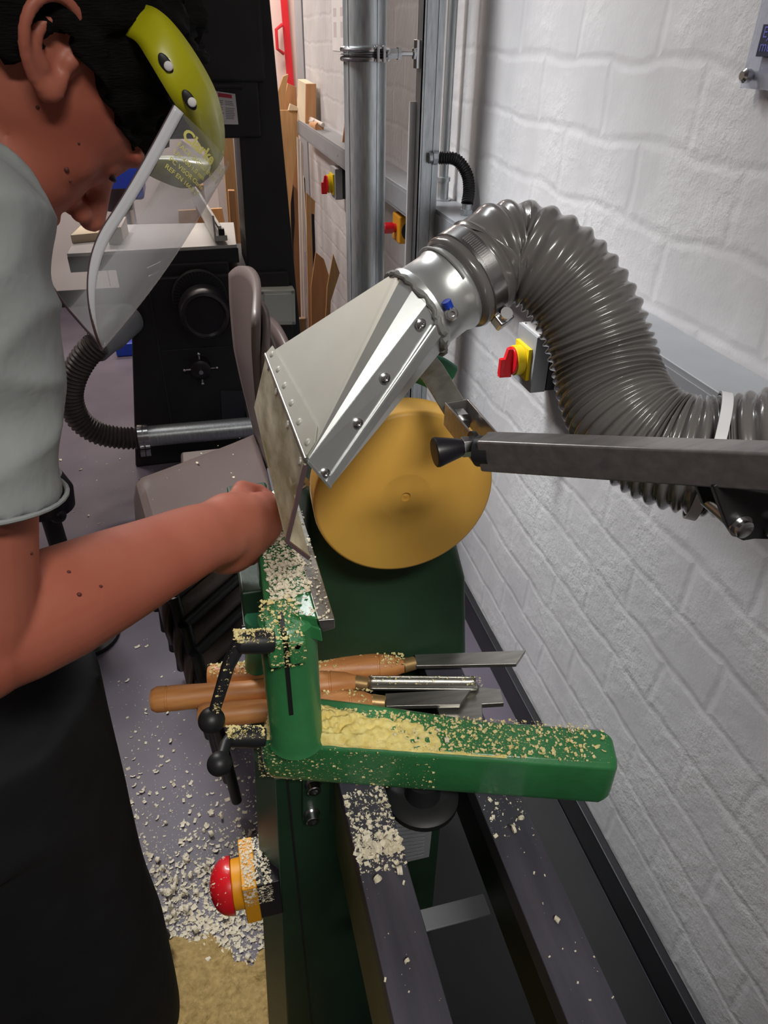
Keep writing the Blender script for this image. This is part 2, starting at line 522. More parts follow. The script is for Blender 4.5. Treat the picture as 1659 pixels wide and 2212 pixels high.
def text_mb(s, size, origin, ux, uy, nrm, extrude=0.0003, warp=None, bold=0.0):
    """lettering as geometry on the plane ux, uy"""
    c = bpy.data.curves.new('t', 'FONT')
    c.body = s; c.size = size; c.resolution_u = 3; c.offset = bold
    o = bpy.data.objects.new('t', c)
    COL.objects.link(o)
    dg = bpy.context.evaluated_depsgraph_get()
    dg.update()
    me = bpy.data.meshes.new_from_object(o.evaluated_get(dg))
    vs = [v.co.copy() for v in me.vertices]
    fs = [tuple(p.vertices) for p in me.polygons]
    bpy.data.objects.remove(o); bpy.data.curves.remove(c); bpy.data.meshes.remove(me)
    mb = MB()
    if warp:
        mb.add([warp(v.x, v.y) for v in vs], fs)
    else:
        O, ux, uy, nrm = map(Vector, (origin, ux, uy, nrm))
        mb.add([O + ux * v.x + uy * v.y + nrm * extrude for v in vs], fs)
    return mb

# ================================================================== setting
WX = 0.72
struct('floor', MB().box((-3.6, -2.2, -0.1), (1.8, 7.6, 0)), M['floor'], label='purple grey vinyl workshop floor')
struct('wall_right', MB().box((WX, -2.2, 0), (WX + 0.2, 4.62, 2.9)), M['wall'], label='white painted brick wall beside the lathe')
struct('wall_back', MB().box((-3.6, 7.5, 0), (1.8, 7.7, 2.9)), M['plaster'], label='pale far wall of the workshop')
struct('wall_left', MB().box((-3.8, -2.2, 0), (-3.6, 7.6, 2.9)), M['plaster'])
struct('wall_front', MB().box((-3.6, -2.4, 0), (1.8, -2.2, 2.9)), M['plaster'])
struct('ceiling', MB().box((-3.6, -2.2, 2.9), (1.8, 7.6, 3.0)), M['ceiling'])
struct('baseboard_right', MB().box((WX - 0.022, -2.2, 0), (WX, 4.62, 0.095)), M['skirt'], bevel=0.004)
struct('wall_recess', MB().box((1.3, 4.62, 0), (1.5, 7.6, 2.9)), M['plaster'])
# grey door post at the end of the brick wall
pp = at(640, 60, 'y', 5.2)
struct('trim_1', MB().box((0.80, 5.2, 0), (0.94, 5.5, 2.9)), M['trunk'], label='grey door frame post at the end of the wall', bevel=0.004)

tag(obj('floor_shade_sheet', MB().box((-.02, -1.2, 0), (WX - .024, 1.05, .006)), M['rubber'], bevel=.001), 'black sheet added on the floor as shade under the lathe', 'shade sheet')  # black sheet added to darken the floor where it lies in shade

# dado trunking
t = thing('cable_trunking', 'grey metal cable trunking running along the white brick wall', 'cable trunking', (0.675, 1.0, 1.12))
obj('casing', MB().box((0.63, -1.2, 1.119), (WX, 4.45, 1.196)), M['trunk'], t, bevel=0.002)
lid = MB().box((0.6275, -1.2, 1.129), (0.6295, 4.44, 1.187))
obj('cover', lid, M['trunk'], t)
for y in (0.3, 1.1, 2.65, 3.25):
    obj('cover_screw', screw(MB(), (0.6275, y, 1.158), (-1, 0, 0), 0.005, 0.002), M['steel'], t)

# ------------------------------------------------ pipes on the wall
y0 = 1.93
t = thing('extraction_duct', 'large galvanised vertical duct pipe held off the wall by a clamp', 'duct', (0.44, y0, 0))
cxp = at(789, 320, 'y', y0).x
# seams and swages of spiral duct as slight steps in radius
obj('pipe', MB().cyl((cxp, y0, 0.0), (cxp, y0, 2.9), 0.051, n=40), M['galv'], t)
sd = MB()
for a in (2.2, 3.6, 5.1):
    sd.bar((cxp + .051 * math.cos(a), y0 + .051 * math.sin(a), 0), (cxp + .051 * math.cos(a), y0 + .051 * math.sin(a), 2.9), 0.004, 0.0025, up=(math.cos(a), math.sin(a), 0))
obj('seam', sd, M['galv'], t)
zc = at(790, 115, 'y', y0).z
t = thing('pipe_clamp', 'zinc pipe clamp with threaded rod joining duct to channel', 'pipe clamp', (cxp, y0, zc))
m = MB()
for dz in (-0.011, 0.0075):
    m.tube([(cxp + .054 * math.cos(k * PI / 20), y0 + .054 * math.sin(k * PI / 20), zc + dz) for k in range(40)], 0.0055, 8, closed=True)
m.tube([(cxp + .0525 * math.cos(k * PI / 20), y0 + .0525 * math.sin(k * PI / 20), zc - 0.002) for k in range(40)], 0.011, 6, closed=True, flat=0.15)
obj('band', m, M['steel'], t)
m = MB()
q = at(822, 116, 'y', y0 - .05)
m.box((q.x - .012, y0 - .068, zc - .017), (q.x - .006, y0 - .045, zc + .017)).box((q.x + .002, y0 - .068, zc - .017), (q.x + .008, y0 - .045, zc + .017))
for dz in (-.012, .012):
    m.cyl((q.x - .017, y0 - .058, zc + dz), (q.x + .012, y0 - .058, zc + dz), 0.004, n=10)
obj('clamp_lug', m, M['steel'], t, bevel=0.001)
xs = 0.585
m = MB().cyl((cxp + .05, y0, zc), (cxp + .078, y0, zc), 0.012, n=6).cyl((cxp + .078, y0, zc), (cxp + .086, y0, zc), 0.014, n=6)
obj('nut', m, M['steel'], t)
obj('threaded_rod', MB().cyl((cxp + .05, y0, zc), (xs - .01, y0, zc), 0.0055, n=12), M['steel'], t)
m = MB().box((xs - .018, y0 - .008, zc - .03), (xs - .008, y0 + .018, zc + .028)).cyl((xs - .025, y0, zc), (xs - .018, y0, zc), 0.013, n=6)
obj('base_plate', m, M['steel'], t, bevel=0.001)

# strut channel, open side away
t = thing('strut_channel', 'galvanised vertical strut channel standing between duct and wall', 'channel', (xs, y0, 0))
m = MB()
w2, th = 0.022, 0.003
m.box((xs - .008, y0 - w2, 0), (xs - .008 + th, y0 + w2, 2.9))
m.box((xs - .008, y0 - w2, 0), (xs + .042, y0 - w2 + th, 2.9))
m.box((xs - .008, y0 + w2 - th, 0), (xs + .042, y0 + w2, 2.9))
m.box((xs + .028, y0 - w2 - .0025, 0), (xs + .044, y0 - w2, 2.9))
m.box((xs + .000, y0 - w2 - .0018, 0), (xs + .010, y0 - w2, 2.9))
obj('channel', m, M['galv'], t)
# white pvc cover strip on its left
obj('white_strip', MB().box((xs - .024, y0 + .014, 0), (xs - .009, y0 + .024, zc - .1)), mat('white_pvc', (0.85, 0.85, 0.85), 0.5, var=0.03), t)

# thin conduit to the trunking top
pc = at(963, 432, 'z', 1.196)
t = thing('conduit', 'thin galvanised conduit running down wall into trunking top', 'conduit', (pc.x - .015, pc.y, 1.196))
cx_, cy_ = pc.x - 0.01, pc.y
obj('tube', MB().cyl((cx_, cy_, 1.2), (cx_, cy_, 2.9), 0.0125, n=20), M['galv'], t)
obj('coupler', MB().cyl((cx_, cy_, 1.245), (cx_, cy_, 1.255), 0.0185, n=20).cyl((cx_, cy_, 1.196), (cx_, cy_, 1.248), 0.0155, n=20).cyl((cx_, cy_, 1.196), (cx_, cy_, 1.2), 0.024, n=20), M['galv'], t)

# black flexible conduit from strut to trunking
a = at(950, 341, 'y', y0 - .03)
e = at(1006, 452, 'z', 1.2)
mids = [at(985, 345, 'y', 1.88), at(1008, 375, 'y', 1.86), at(1013, 410, 'y', 1.84)]
t = thing('flexible_conduit', 'short black ribbed conduit curving from strut channel down to trunking', 'conduit', e)
path = catmull([a] + mids + [at(1009, 440, 'y', 1.82)], 10)
e2 = path[-1]
obj('sleeve', corrugated(path, (0.0155, 0.0155), lambda t: 0.0062, 0.0022, 6, 20), M['rubber'], t)
obj('gland', MB().cyl(a + Vector((-.03, 0, 0)), a + Vector((.004, 0, 0)), 0.0125, n=16).cyl(a + Vector((-.02, 0, 0)), a + Vector((-.008, 0, 0)), 0.016, n=8), M['galv'], t)
obj('gland', MB().cyl(e2, (e2.x, e2.y, 1.196), 0.0125, n=16).cyl((e2.x, e2.y, 1.196), (e2.x, e2.y, 1.21), 0.016, n=8), M['galv'], t)

# ------------------------------------------------ isolator switches
def isolator(name_label, xf, yn, yf, z0_, z1_, loc_label=None):
    t = thing('isolator_switch', name_label, 'switch', (WX, yn, z0_))
    obj('back_box', MB().box((xf + .034, yn, z0_), (WX, yf, z1_)), M['blackplastic'], t, bevel=0.002)
    obj('cover', MB().box((xf, yn, z0_ - .002), (xf + .034, yf, z1_ + .002)), M['boxgrey'], t, bevel=0.002)
    ym, zm = (yn + yf) / 2 , (z0_ + z1_) / 2
    s_ = min(yf - yn, z1_ - z0_) / 2
    p = MB()
    r = s_ * 0.72
    p.box((xf - .008, ym - r, zm - r - .004), (xf, ym + r, zm + r - .004)).cyl((xf - .026, ym, zm - .004), (xf - .008, ym, zm - .004), r * .92, n=32)
    obj('switch_plate', p, M['yellow'], t, bevel=0.001, label='yellow plate of the rotary switch')
    k = MB().cyl((xf - .031, ym, zm - .004), (xf - .026, ym, zm - .004), r * .85, n=32)
    k.prism([(xf - .055, ym - .008, zm - r), (xf - .055, ym + .008, zm - r), (xf - .055, ym + .006, zm + .002), (xf - .055, ym - .006, zm + .002)], (.026, 0, 0))
    k.hexa([(xf - .055, ym - .007, zm - r - .004), (xf - .029, ym - .009, zm - r - .004), (xf - .029, ym + .009, zm - r - .004), (xf - .055, ym + .007, zm - r - .004),
            (xf - .04, ym - .006, zm + r * .7), (xf - .029, ym - .009, zm + r * .7), (xf - .029, ym + .009, zm + r * .7), (xf - .04, ym + .006, zm + r * .7)])
    obj('rotary_handle', k, M['red'], t, bevel=0.0015, label='red rotary handle')
    for yy in (yn + .012, yf - .012):
        obj('screw', screw(MB(), (xf + .01, yy, z1_ + .002), (0, 0, 1), 0.0035, 0.0015), M['steel'], t)
    obj('lid_label', MB().box((xf + .004, yn + .004, z1_ + .002), (xf + .028, yf - .004, z1_ + .0028)), M['paper'], t)
    return t
pn = at(1145, 848, 'x', 0.645)
isolator('grey and black isolator switch with red handle below the trunking, nearest one', 0.645, pn.y, pn.y + .095, pn.z, pn.z + .118)
pn = at(725, 431, 'x', 0.655)
t2 = isolator('grey isolator with red handle on wall beyond the galvanised duct', 0.655, pn.y, pn.y + .12, pn.z, pn.z + .125)
# far emergency stop, yellow box
pn = at(868, 528, 'x', 0.655)
t = thing('emergency_stop', 'yellow and black emergency stop box on wall between duct and channel', 'emergency stop', (0.72, pn.y, pn.z))
pf = at(846, 515, 'x', 0.64)
y1, y2 = pn.y, pn.y + .09
obj('yellow_cover', MB().box((0.645, y1, pn.z), (0.69, y2, pn.z + .085)), M['amber'], t, bevel=0.006)
m = MB().cyl((0.685, y1 - .001, pn.z + .04), (0.685, y1 + .02, pn.z + .04), 0.032, n=28).box((0.685, y1 + .001, pn.z + .002), (0.72, y2, pn.z + .083))
obj('back_half', m, M['blackplastic'], t, bevel=0.001)
obj('push_button', MB()._revolve((0.645, (y1 + y2) / 2, pn.z + .043), (-1, 0, 0), [(0, .014), (.012, .014), (.012, .0175), (.038, .0175), (.042, .014), (.042, .0)], 24), M['red'], t, label='red mushroom push button')

# wall sign top right
s0 = at(1602, 190, 'x', WX - 0.012); s1 = at(1630, 0, 'x', WX - .012)
yl, zb = s0.y + .0, s0.z
t = thing('safety_sign', 'clear acrylic safety sign with dark blue label on the wall', 'sign', (WX, yl, zb))
obj('acrylic_sheet', MB().box((WX - .015, yl - .42, zb), (WX - .011, yl, zb + .32)), M['acrylic'], t, bevel=0.0008)
obj('backing_sheet', MB().box((WX - .0105, yl - .40, zb + .018), (WX - .0095, yl - .022, zb + .30)), mat('sign_backing', (0.30, 0.29, 0.42), 0.6, var=0.05), t)
l0 = at(1633, 122, 'x', WX - .0155)
obj('label_panel', MB().box((WX - .0165, l0.y - .30, l0.z), (WX - .0155, l0.y, l0.z + .033)), mat('navy_label', (0.012, 0.014, 0.04), 0.5, var=0.1), t, bevel=0.0004)
tm = text_mb('Eye protection', 0.0165, (WX - .0166, l0.y - .004, l0.z + .0195), (0, -1, 0), (0, 0, 1), (-1, 0, 0))
tm2 = text_mb('must be worn', 0.0165, (WX - .0166, l0.y - .004, l0.z + .0055), (0, -1, 0), (0, 0, 1), (-1, 0, 0))
tm.add(tm2.v, tm2.f)
obj('lettering', tm, mat('pale_blue_print', (0.12, 0.14, 0.55), 0.6, var=0.05), t)
st = at(1601, 168, 'x', WX - .02)
obj('standoff_screw', MB()._revolve((WX, yl - .012, zb + .014), (-1, 0, 0), [(0, .006), (.016, .006), (.016, .0085), (.023, .0085), (.026, .005)], 20), M['steel'], t)
c0 = at(1655, 25, 'x', WX - .0155)
obj('round_symbol', MB()._revolve((WX - .0155, c0.y - .055, c0.z + .03), (-1, 0, 0), [(0, .056), (.0012, .056), (.0012, 0)], 48), mat('dark_symbol', (0.01, 0.012, 0.03), 0.4, var=0.1), t)

# faded paper chart beyond the duct
q0 = at(718, 109, 'x', WX - .004)
faded = mat('faded_print', (0.55, 0.5, 0.52), 0.8, var=0.05)
t = thing('paper_chart', 'faded printed chart sheet taped on the white brick wall', 'poster', (WX, q0.y, q0.z))
ya, yb = at(748, 112, 'x', WX - .004).y, q0.y
obj('sheet', MB().box((WX - .003, ya, q0.z), (WX - .001, yb, q0.z + .62)), M['paper'], t)
for k in range(7):
    z_ = q0.z + .05 + k * .075
    for u in (0.12, 0.62):
        obj('printed_block', MB().box((WX - .0036, yb - (yb - ya) * (u + .2), z_), (WX - .003, yb - (yb - ya) * u, z_ + (.03 if k % 2 else .055))), faded, t)

# ------------------------------------------------ far end
t = thing('red_safety_rail', 'red painted bar with handle on the far wall', 'bar', at(616, 150, 'y', 6.4))
a, b = at(611, -30, 'y', 6.4), at(620, 158, 'y', 6.4)
obj('rail', MB().bar((a.x, 6.4, a.z), (a.x + .02, 6.4, b.z - .1), 0.05, 0.03, up=(0, 1, 0)), M['redpaint'], t)
hz = at(612, 85, 'y', 6.35)
obj('handle', MB().tube([(hz.x, 6.38, hz.z + .09), (hz.x - .05, 6.34, hz.z + .06), (hz.x - .05, 6.34, hz.z - .06), (hz.x, 6.38, hz.z - .09)], 0.012, 10), M['redpaint'], t)
struct('door_1', MB().box((0.42, 6.42, 0), (1.29, 6.5, 2.9)), mat('pinkish_paint', (0.66, 0.52, 0.48), 0.7, var=0.04), label='pale pinkish panel beside the grey post')

def board(name, label, cat, pts, y, thick, m, group=None, edge=None, bevel=0.0015, drop=()):
    """a sawn board standing where its outline is seen, thick along depth"""
    P = [at(px, py, 'y', y) for px, py in pts]
    for i in drop:
        P[i].z = 0.0
    o = obj(name, MB().prism(P, (0, thick, 0)), m, bevel=bevel)
    return tag(o, label, cat, group)
board('wood_board', 'short board leaning at a tilt, topmost behind the saw column', 'board', [(609, 300), (600, 200), (612, 165), (623, 160), (613, 225), (601, 300)], 4.55, .03, M['pine'], drop=(0, 5))
board('wood_board', 'brown board with grain rising between saw column and wood block', 'board', [(603, 300), (606, 245), (622, 180), (640, 188), (642, 300)], 4.65, .03, M['ply'], drop=(0, 4))
board('plywood_sheet', 'tall tan plywood sheet standing tight against the black saw column', 'plywood sheet', [(604, 238), (648, 238), (641, 330), (628, 440), (620, 560), (612, 560)], 4.4, .02, M['pine'], drop=(4, 5))
board('paper_scrap', 'cream triangular offcut lying on top of the tan plywood', 'offcut', [(623, 239), (627, 224), (649, 234), (648, 239)], 4.39, .03, M['endgrain'])

# block standing on the trunking end
def onpx(name, label, cat, quad, yz, depth, m, parent=None):
    return board(name, label, cat, quad, yz, depth, m)
t = thing('timber_block', 'pale upright timber block standing on the trunking', 'timber block', at(662, 262, 'y', 4.15))
P = [at(x, y, 'y', 4.15) for x, y in ((660, 268), (683, 272), (683, 181), (661, 181))]
obj('front_face', MB().prism(P, (0, .02, 0)), M['ply'], t, bevel=.001)
P = [at(642, 262, 'y', 4.4), at(660, 268, 'y', 4.17), at(661, 181, 'y', 4.17), at(643, 171, 'y', 4.4)]
obj('side_face', MB().prism(P, (0.045, 0.02, 0)), M['endgrain'], t, bevel=.001, label='pale planed side')
t = thing('offcut_bundle', 'small pale dowels and brown stub on trunking beside timber block', 'offcuts', at(680, 270, 'x', .68))
for k, ((x0, y0_), (x1, y1_)) in enumerate((((671, 256), (698, 270)), ((663, 262), (680, 262)))):
    obj('dowel', MB().cyl(at(x0, y0_, 'x', .665), at(x1, y1_, 'x', .655), .009, n=12), M['dowel'], t)
obj('stub', MB().cyl(at(676, 271, 'x', .66), at(690, 275, 'x', .655), .022, n=16), M['ply'], t)
board('thin_panel', 'narrow red-brown panel leaning between wall and duct above trunking', 'panel', [(737, 326), (756, 345), (756, 180), (748, 240)], 3.35, .008, M['ply'])

# tall pale mouldings and leaning sheets
for k, (x0, x1, ytop, ybot, yy) in enumerate(((642, 648, 296, 690, 4.2), (649, 655, 305, 720, 4.05), (656, 659, 380, 520, 3.95))):
    P = [at(x0, ytop, 'y', yy), at(x1, ytop + 6, 'y', yy), at(x1 + 6 - k, ybot, 'y', yy), at(x0 + 8, ybot, 'y', yy)]
    P[2].z = P[3].z = 0.0
    o = obj('wood_moulding', MB().prism(P, (0, .02, 0)), M['dowel'], bevel=.001)
    tag(o, ['tall pale moulding strip nearest the black saw column', 'tall pale moulding strip, middle of the three mouldings', 'short pale moulding strip nearest the isolator switch'][k], 'moulding', 'mouldings against the wall')
board('leaning_board', 'tall narrow tan board standing right of the pale mouldings', 'board', [(661, 415), (681, 435), (676, 560), (668, 700), (663, 700)], 3.75, .018, M['pine'], drop=(3, 4))
board('leaning_board', 'dark-edged strip standing beside the tall tan board', 'board', [(673, 462), (679, 463), (679, 545), (673, 560)], 3.6, .012, M['skirt'], drop=(2, 3))
m = M['ply']
board('plywood_sheet', 'brown plywood sheet leaning low against the wall, left of two', 'plywood sheet', [(668, 720), (672, 620), (682, 545), (700, 560), (712, 600), (700, 720)], 3.5, .012, m, drop=(0, 5))
board('plywood_sheet', 'brown plywood sheet with pointed top, right of two by the duct', 'plywood sheet', [(688, 720), (707, 620), (720, 548), (734, 590), (715, 650), (700, 700)], 3.35, .012, M['pine'], drop=(0, 5))
board('timber_offcut', 'short pale orange timber end standing beside the junction box', 'offcut', [(641, 690), (661, 688), (660, 740), (644, 745)], 3.2, .03, M['pine'], drop=(2, 3))
board('black_bag', 'dark slim object standing between saw column and mouldings', 'bag', [(634, 400), (637, 480), (634, 530), (628, 500), (627, 440)], 4.6, .06, M['blackplastic'], drop=(3,))

# ================================================================== bandsaw
YB = 2.88
base = at(400, 985, 'z', 0)
t = thing('bandsaw', 'large charcoal bandsaw behind the stacked chairs', 'bandsaw', (0.0, YB, 0))
P = [at(x, y, 'y', YB) for x, y in ((583, 0), (655, 780))]
dx = (P[0] - P[1]); k0 = P[1] - dx * (P[1].z / dx.z)
k1 = P[1] + dx * ((2.3 - P[1].z) / dx.z)
L0 = at(530, 545, 'y', YB).x; L1 = at(508, 190, 'y', YB).x
obj('column', MB().prism([k0, k1, (L1 - .02, YB, 2.3), (L1, YB, 1.3), (L0 - .02, YB, 0)], (0, .3, 0)), M['saw'], t, bevel=.006)
zh = at(470, 300, 'y', YB - .02).z
obj('upper_wheel_case', MB().box((-0.85, YB - .03, zh + .17), (k1.x - .01, YB + .28, 2.3)).box((-0.16, YB - .02, zh), (L1 + .08, YB + .2, zh + .2)), M['saw'], t, bevel=.012)
a, b = at(470, 188, 'y', YB - .06), at(523, 187, 'y', YB - .06)
obj('guide_post_handle', MB().cyl(a - Vector((.1, 0, 0)), b, .010, n=16), M['blackplastic'], t)
# notice
q = [at(x, y, 'y', YB - .032) for x, y in ((455, 268), (515, 269), (508, 203), (455, 195))]
obj('notice', MB().prism(q, (0, .002, 0)), M['paper'], t, label='white printed warning notice')
def onq(u, v):
    return q[0].lerp(q[1], u).lerp(q[3].lerp(q[2], u), v) + Vector((0, -.0008, 0))
m = MB()
m.add([onq(.3, .84), onq(.85, .84), onq(.85, .96), onq(.3, .96)], [(0, 1, 2, 3)])
obj('notice_heading', m, M['redink'], t)
m = MB()
rn = random.Random(2)
for r in range(13):
    v = .78 - r * .055
    for u0, u1 in ((.28, .5), (.56, .92)):
        if rn.random() < .85:
            u2 = u1 - rn.random() * .08
            m.add([onq(u0, v), onq(u2, v), onq(u2, v + .022), onq(u0, v + .022)], [(0, 1, 2, 3)])
obj('notice_text', m, M['ink'], t)
# table
zt = 0.90
c = [at(x, y, 'z', zt) for x, y in ((144, 548), (512, 531), (505, 480), (180, 487))]
c[1].y = c[0].y + .02
tp = MB().prism([c[0], c[1], c[2], c[3]], (0, 0, -.062))
obj('saw_table', tp, M['tabletop'], t, bevel=.002)
fr = MB().prism([c[0] + Vector((0, -.004, -.012)), c[1] + Vector((.004, -.004, -.012)), c[1] + Vector((.004, .002, -.012)), c[0] + Vector((0, .002, -.012))], (0, 0, -.055))
obj('table_edge', fr, M['saw'], t)
obj('trunnion', MB().box((-.3, YB, .70), (.12, YB + .3, .845)), M['saw'], t, bevel=.01)
# fence
m = MB()
e = at(478, 522, 'z', zt + .01); e2 = at(448, 405, 'z', zt + .05)
for dz, s_ in ((0.012, .02), (.05, .014)):
    m.bar(e + Vector((0, 0, dz)), e + Vector((-.06, .85, dz)), .05 if dz < .03 else .012, s_, up=(0, 0, 1))
m.bar(e + Vector((-.02, 0, .05)), e + Vector((-.08, .85, .05)), .008, .09)
obj('rip_fence', m, M['tabletop'], t, bevel=.002, label='pale aluminium fence')
obj('fence_slot', MB().bar(e + Vector((.005, -.002, .035)), e + Vector((.005, .02, .035)), .022, .022), M['black'], t)
# cabinet
zc0 = 0.0
bl = at(293, 1010, 'y', YB - .02)
ctl = at(268, 600, 'y', YB - .02); ctr = at(640, 600, 'y', YB - .02)
obj('cabinet', MB().prism([(bl.x, YB - .02, 0), (ctr.x - .01, YB - .02, 0), (ctr.x - .03, YB - .02, .80), (ctl.x + .02, YB - .02, .80)], (0, .5, 0)), M['saw'], t, bevel=.008)
m = MB()
g1 = at(345, 760, 'y', YB - .024); g2 = at(352, 985, 'y', YB - .024)
m.box((g1.x - .003, YB - .024, .05), (g1.x, YB - .019, .8)).box((g1.x, YB - .024, g1.z), (.25, YB - .019, g1.z + .003))
obj('door_seam', m, M['seam'], t)
pl = [at(x, y, 'y', YB - .025) for x, y in ((480, 905), (530, 905), (530, 845), (476, 843))]
obj('maker_plate', MB().prism(pl, (0, .003, 0)), mat('dark_plate', (0.05, 0.055, 0.07), 0.35, metal=.3, var=.1), t)
w0 = at(432, 640, 'y', YB - .02)
obj('wheel_collar', MB()._revolve(w0, (0, -1, 0), [(0, .105), (.014, .105), (.018, .1), (.018, 0)], 48), M['saw'], t)
m = MB()
for k in range(28):
    an = PI * (k / 27 * 1.2 - .1)
    m.obox(w0 + Vector((math.cos(an) * .088, -.020, math.sin(an) * .088)), (.0015 * math.cos(an + PI / 2), 0, .0015 * math.sin(an + PI / 2)), (0, .001, 0), (math.cos(an) * .010, 0, math.sin(an) * .010))
obj('scale_marks', m, M['seam'], t)
w1 = w0 + Vector((.01, -.02, -.03))
m = MB()._revolve(w1, (0, -1, 0), [(0, .045), (.03, .045), (.03, .082), (.045, .095), (.12, .095), (.135, .088), (.14, .078), (.132, .07), (.132, 0)], 48)
obj('hand_wheel', m, M['blackplastic'], t)
m = MB()
for k in range(14):
    an = 2 * PI * k / 14
    m.cyl(w1 + Vector((math.cos(an) * .072, -.002, math.sin(an) * .072)), w1 + Vector((math.cos(an) * .08, -.034, math.sin(an) * .08)), .008, n=8)
obj('wheel_grip_rib', m, M['blackplastic'], t)
k0_ = at(433, 790, 'y', YB - .02)
m = MB()._revolve(k0_, (0, -1, 0), [(0, .042), (.05, .04), (.056, .03), (.056, 0)], 32)
obj('star_knob', m, M['blackplastic'], t)
obj('hub_cap', MB().cyl(k0_ + Vector((0, -.05, 0)), k0_ + Vector((0, -.075, 0)), .009, n=16), M['steel'], t)
for an in (0, PI / 2, PI, -PI / 2):
    d = Vector((math.cos(an), 0, math.sin(an)))
    m = MB().cyl(k0_ + d * .03 + Vector((0, -.035, 0)), k0_ + d * .062 + Vector((0, -.035, 0)), .004, n=10)
    m.sph(k0_ + d * .064 + Vector((0, -.035, 0)), .007, 12, 8)
    obj('spoke', m, M['steel'], t)
m = MB()
q3_ = at(322, 598, 'y', YB - .08)
m.cyl(q3_, q3_ + Vector((.04, 0, .015)), .005, n=10).cyl(q3_ + Vector((0, 0, .03)), q3_ + Vector((.05, 0, .05)), .004, n=10)
obj('tilt_lever', m, M['brush'], t)

# junction box on the column
t = thing('junction_box', 'cream square junction box fixed to the saw column', 'junction box', at(600, 700, 'y', YB - .06))
q = [at(x, y, 'y', YB - .07) for x, y in ((566, 703), (639, 702), (637, 626), (562, 628))]
obj('enclosure', MB().prism(q, (0, .065, 0)), M['boxcream'], t, bevel=.004)
qq = [q[0].lerp(q[2], .1), q[1].lerp(q[3], .1), q[2].lerp(q[0], .1), q[3].lerp(q[1], .1)]
obj('lid', MB().prism([p + Vector((0, -.004, 0)) for p in qq], (0, .006, 0)), M['boxcream'], t, bevel=.002)
for k in range(4):
    s = MB(); screw(s, q[k].lerp(q[(k + 2) % 4], .06) + Vector((0, -.001, 0)), (0, -1, 0), .006, .003)
    obj('screw', s, M['trunk'], t)

# dust pipework of the bandsaw
YP = 2.66
t = thing('dust_hose', 'brown ribbed hose looping beside the bandsaw with grey collar', 'hose', at(140, 860, 'y', YP))
pts = [at(x, y, 'y', YP) for x, y in ((212, 742), (185, 768), (160, 812), (152, 860), (170, 905), (210, 935), (262, 946), (300, 946))]
obj('ribbed_tube', corrugated(catmull(pts, 12), (.05, .045), lambda s: .0155, .007, 6, 26), M['hosedark'], t)
obj('collar', MB().lathe(at(205, 752, 'y', YP), at(275, 690, 'y', YP + .2) - at(205, 752, 'y', YP), [(0, .054), (.09, .056), (.1, .062), (.24, .062)], 28), M['trunk'], t, label='grey sleeve at the top of the hose')
t = thing('dust_pipe', 'short galvanised pipe lying level in front of the bandsaw base', 'pipe', at(400, 940, 'y', YP))
pa, pb = at(300, 944, 'y', YP), at(560, 921, 'y', YP)
obj('pipe', MB().cyl(pa, pb, .041, n=32), M['galv'], t)
obj('pipe', MB().cyl(pb, pb + Vector((.0, .2, 0)), .041, n=32), M['galv'], t)
for k, s_ in enumerate((.0, .045)):
    c0 = pa.lerp(pb, s_)
    obj('clamp', MB().cyl(c0, c0 + Vector((.018, 0, 0)), .048, n=32).box((c0.x, YP - .055, c0.z - .06), (c0.x + .018, YP - .035, c0.z - .04)), M['steel'], t)

# wood and machines seen behind the saw table
board('timber_board', 'long tan board standing behind saw table beside the column', 'board', [(482, 480), (478, 275), (502, 283), (510, 480)], 3.75, .03, M['pine'], drop=(0, 3))
board('timber_board', 'brown upright post behind the saw fence', 'board', [(420, 486), (418, 400), (440, 400), (439, 486)], 3.72, .05, M['ply'], drop=(0, 3))
board('timber_offcut', 'short pale-ended block leaning beside column behind saw table', 'offcut', [(484, 485), (493, 412), (507, 412), (503, 485)], 3.6, .04, M['ply'], drop=(0, 3))
board('wood_sheet', 'low orange-brown board lying behind the saw table', 'board', [(350, 485), (385, 455), (480, 450), (512, 485)], 3.9, .02, M['pine'], drop=(0, 3))
# blue and black pillar machine seen through the visor
t = thing('pillar_drill', 'blue and black bench machine seen through the visor, behind saw table', 'machine', at(270, 480, 'y', 4.3))
m = MB()
a = at(255, 470, 'y', 4.3)
obj('head', MB().box((a.x - .06, 4.2, a.z + .1), (a.x + .16, 4.5, a.z + .34)), M['blue'], t, bevel=.02)
obj('motor_case', MB().cyl((a.x + .02, 4.25, a.z + .05), (a.x + .02, 4.25, a.z + .16), .07, n=24), M['blackplastic'], t)
obj('pillar', MB().cyl((a.x + .05, 4.45, 0), (a.x + .05, 4.45, a.z + .3), .035, n=20), M['steel'], t)
obj('base', MB().box((a.x - .14, 4.2, 0), (a.x + .24, 4.6, .08)), M['blue'], t, bevel=.01)
t = thing('white_cupboard', 'white cupboard standing behind the saw, seen under the chin', 'cupboard', (-.9, 5.2, 0))
c1 = at(118, 506, 'y', 5.2); c2 = at(520, 300, 'y', 5.2)
obj('carcass', MB().box((c1.x - 1.2, 5.2, .12), (at(470, 400, 'y', 5.2).x, 5.7, 1.75)), M['plaster'], t, bevel=.004)
obj('plinth', MB().box((c1.x - 1.2, 5.23, 0), (at(470, 400, 'y', 5.2).x, 5.68, .12)), M['black'], t)
obj('door_gap', MB().box((-.6, 5.197, .14), (-.594, 5.2, 1.73)), M['trunk'], t)
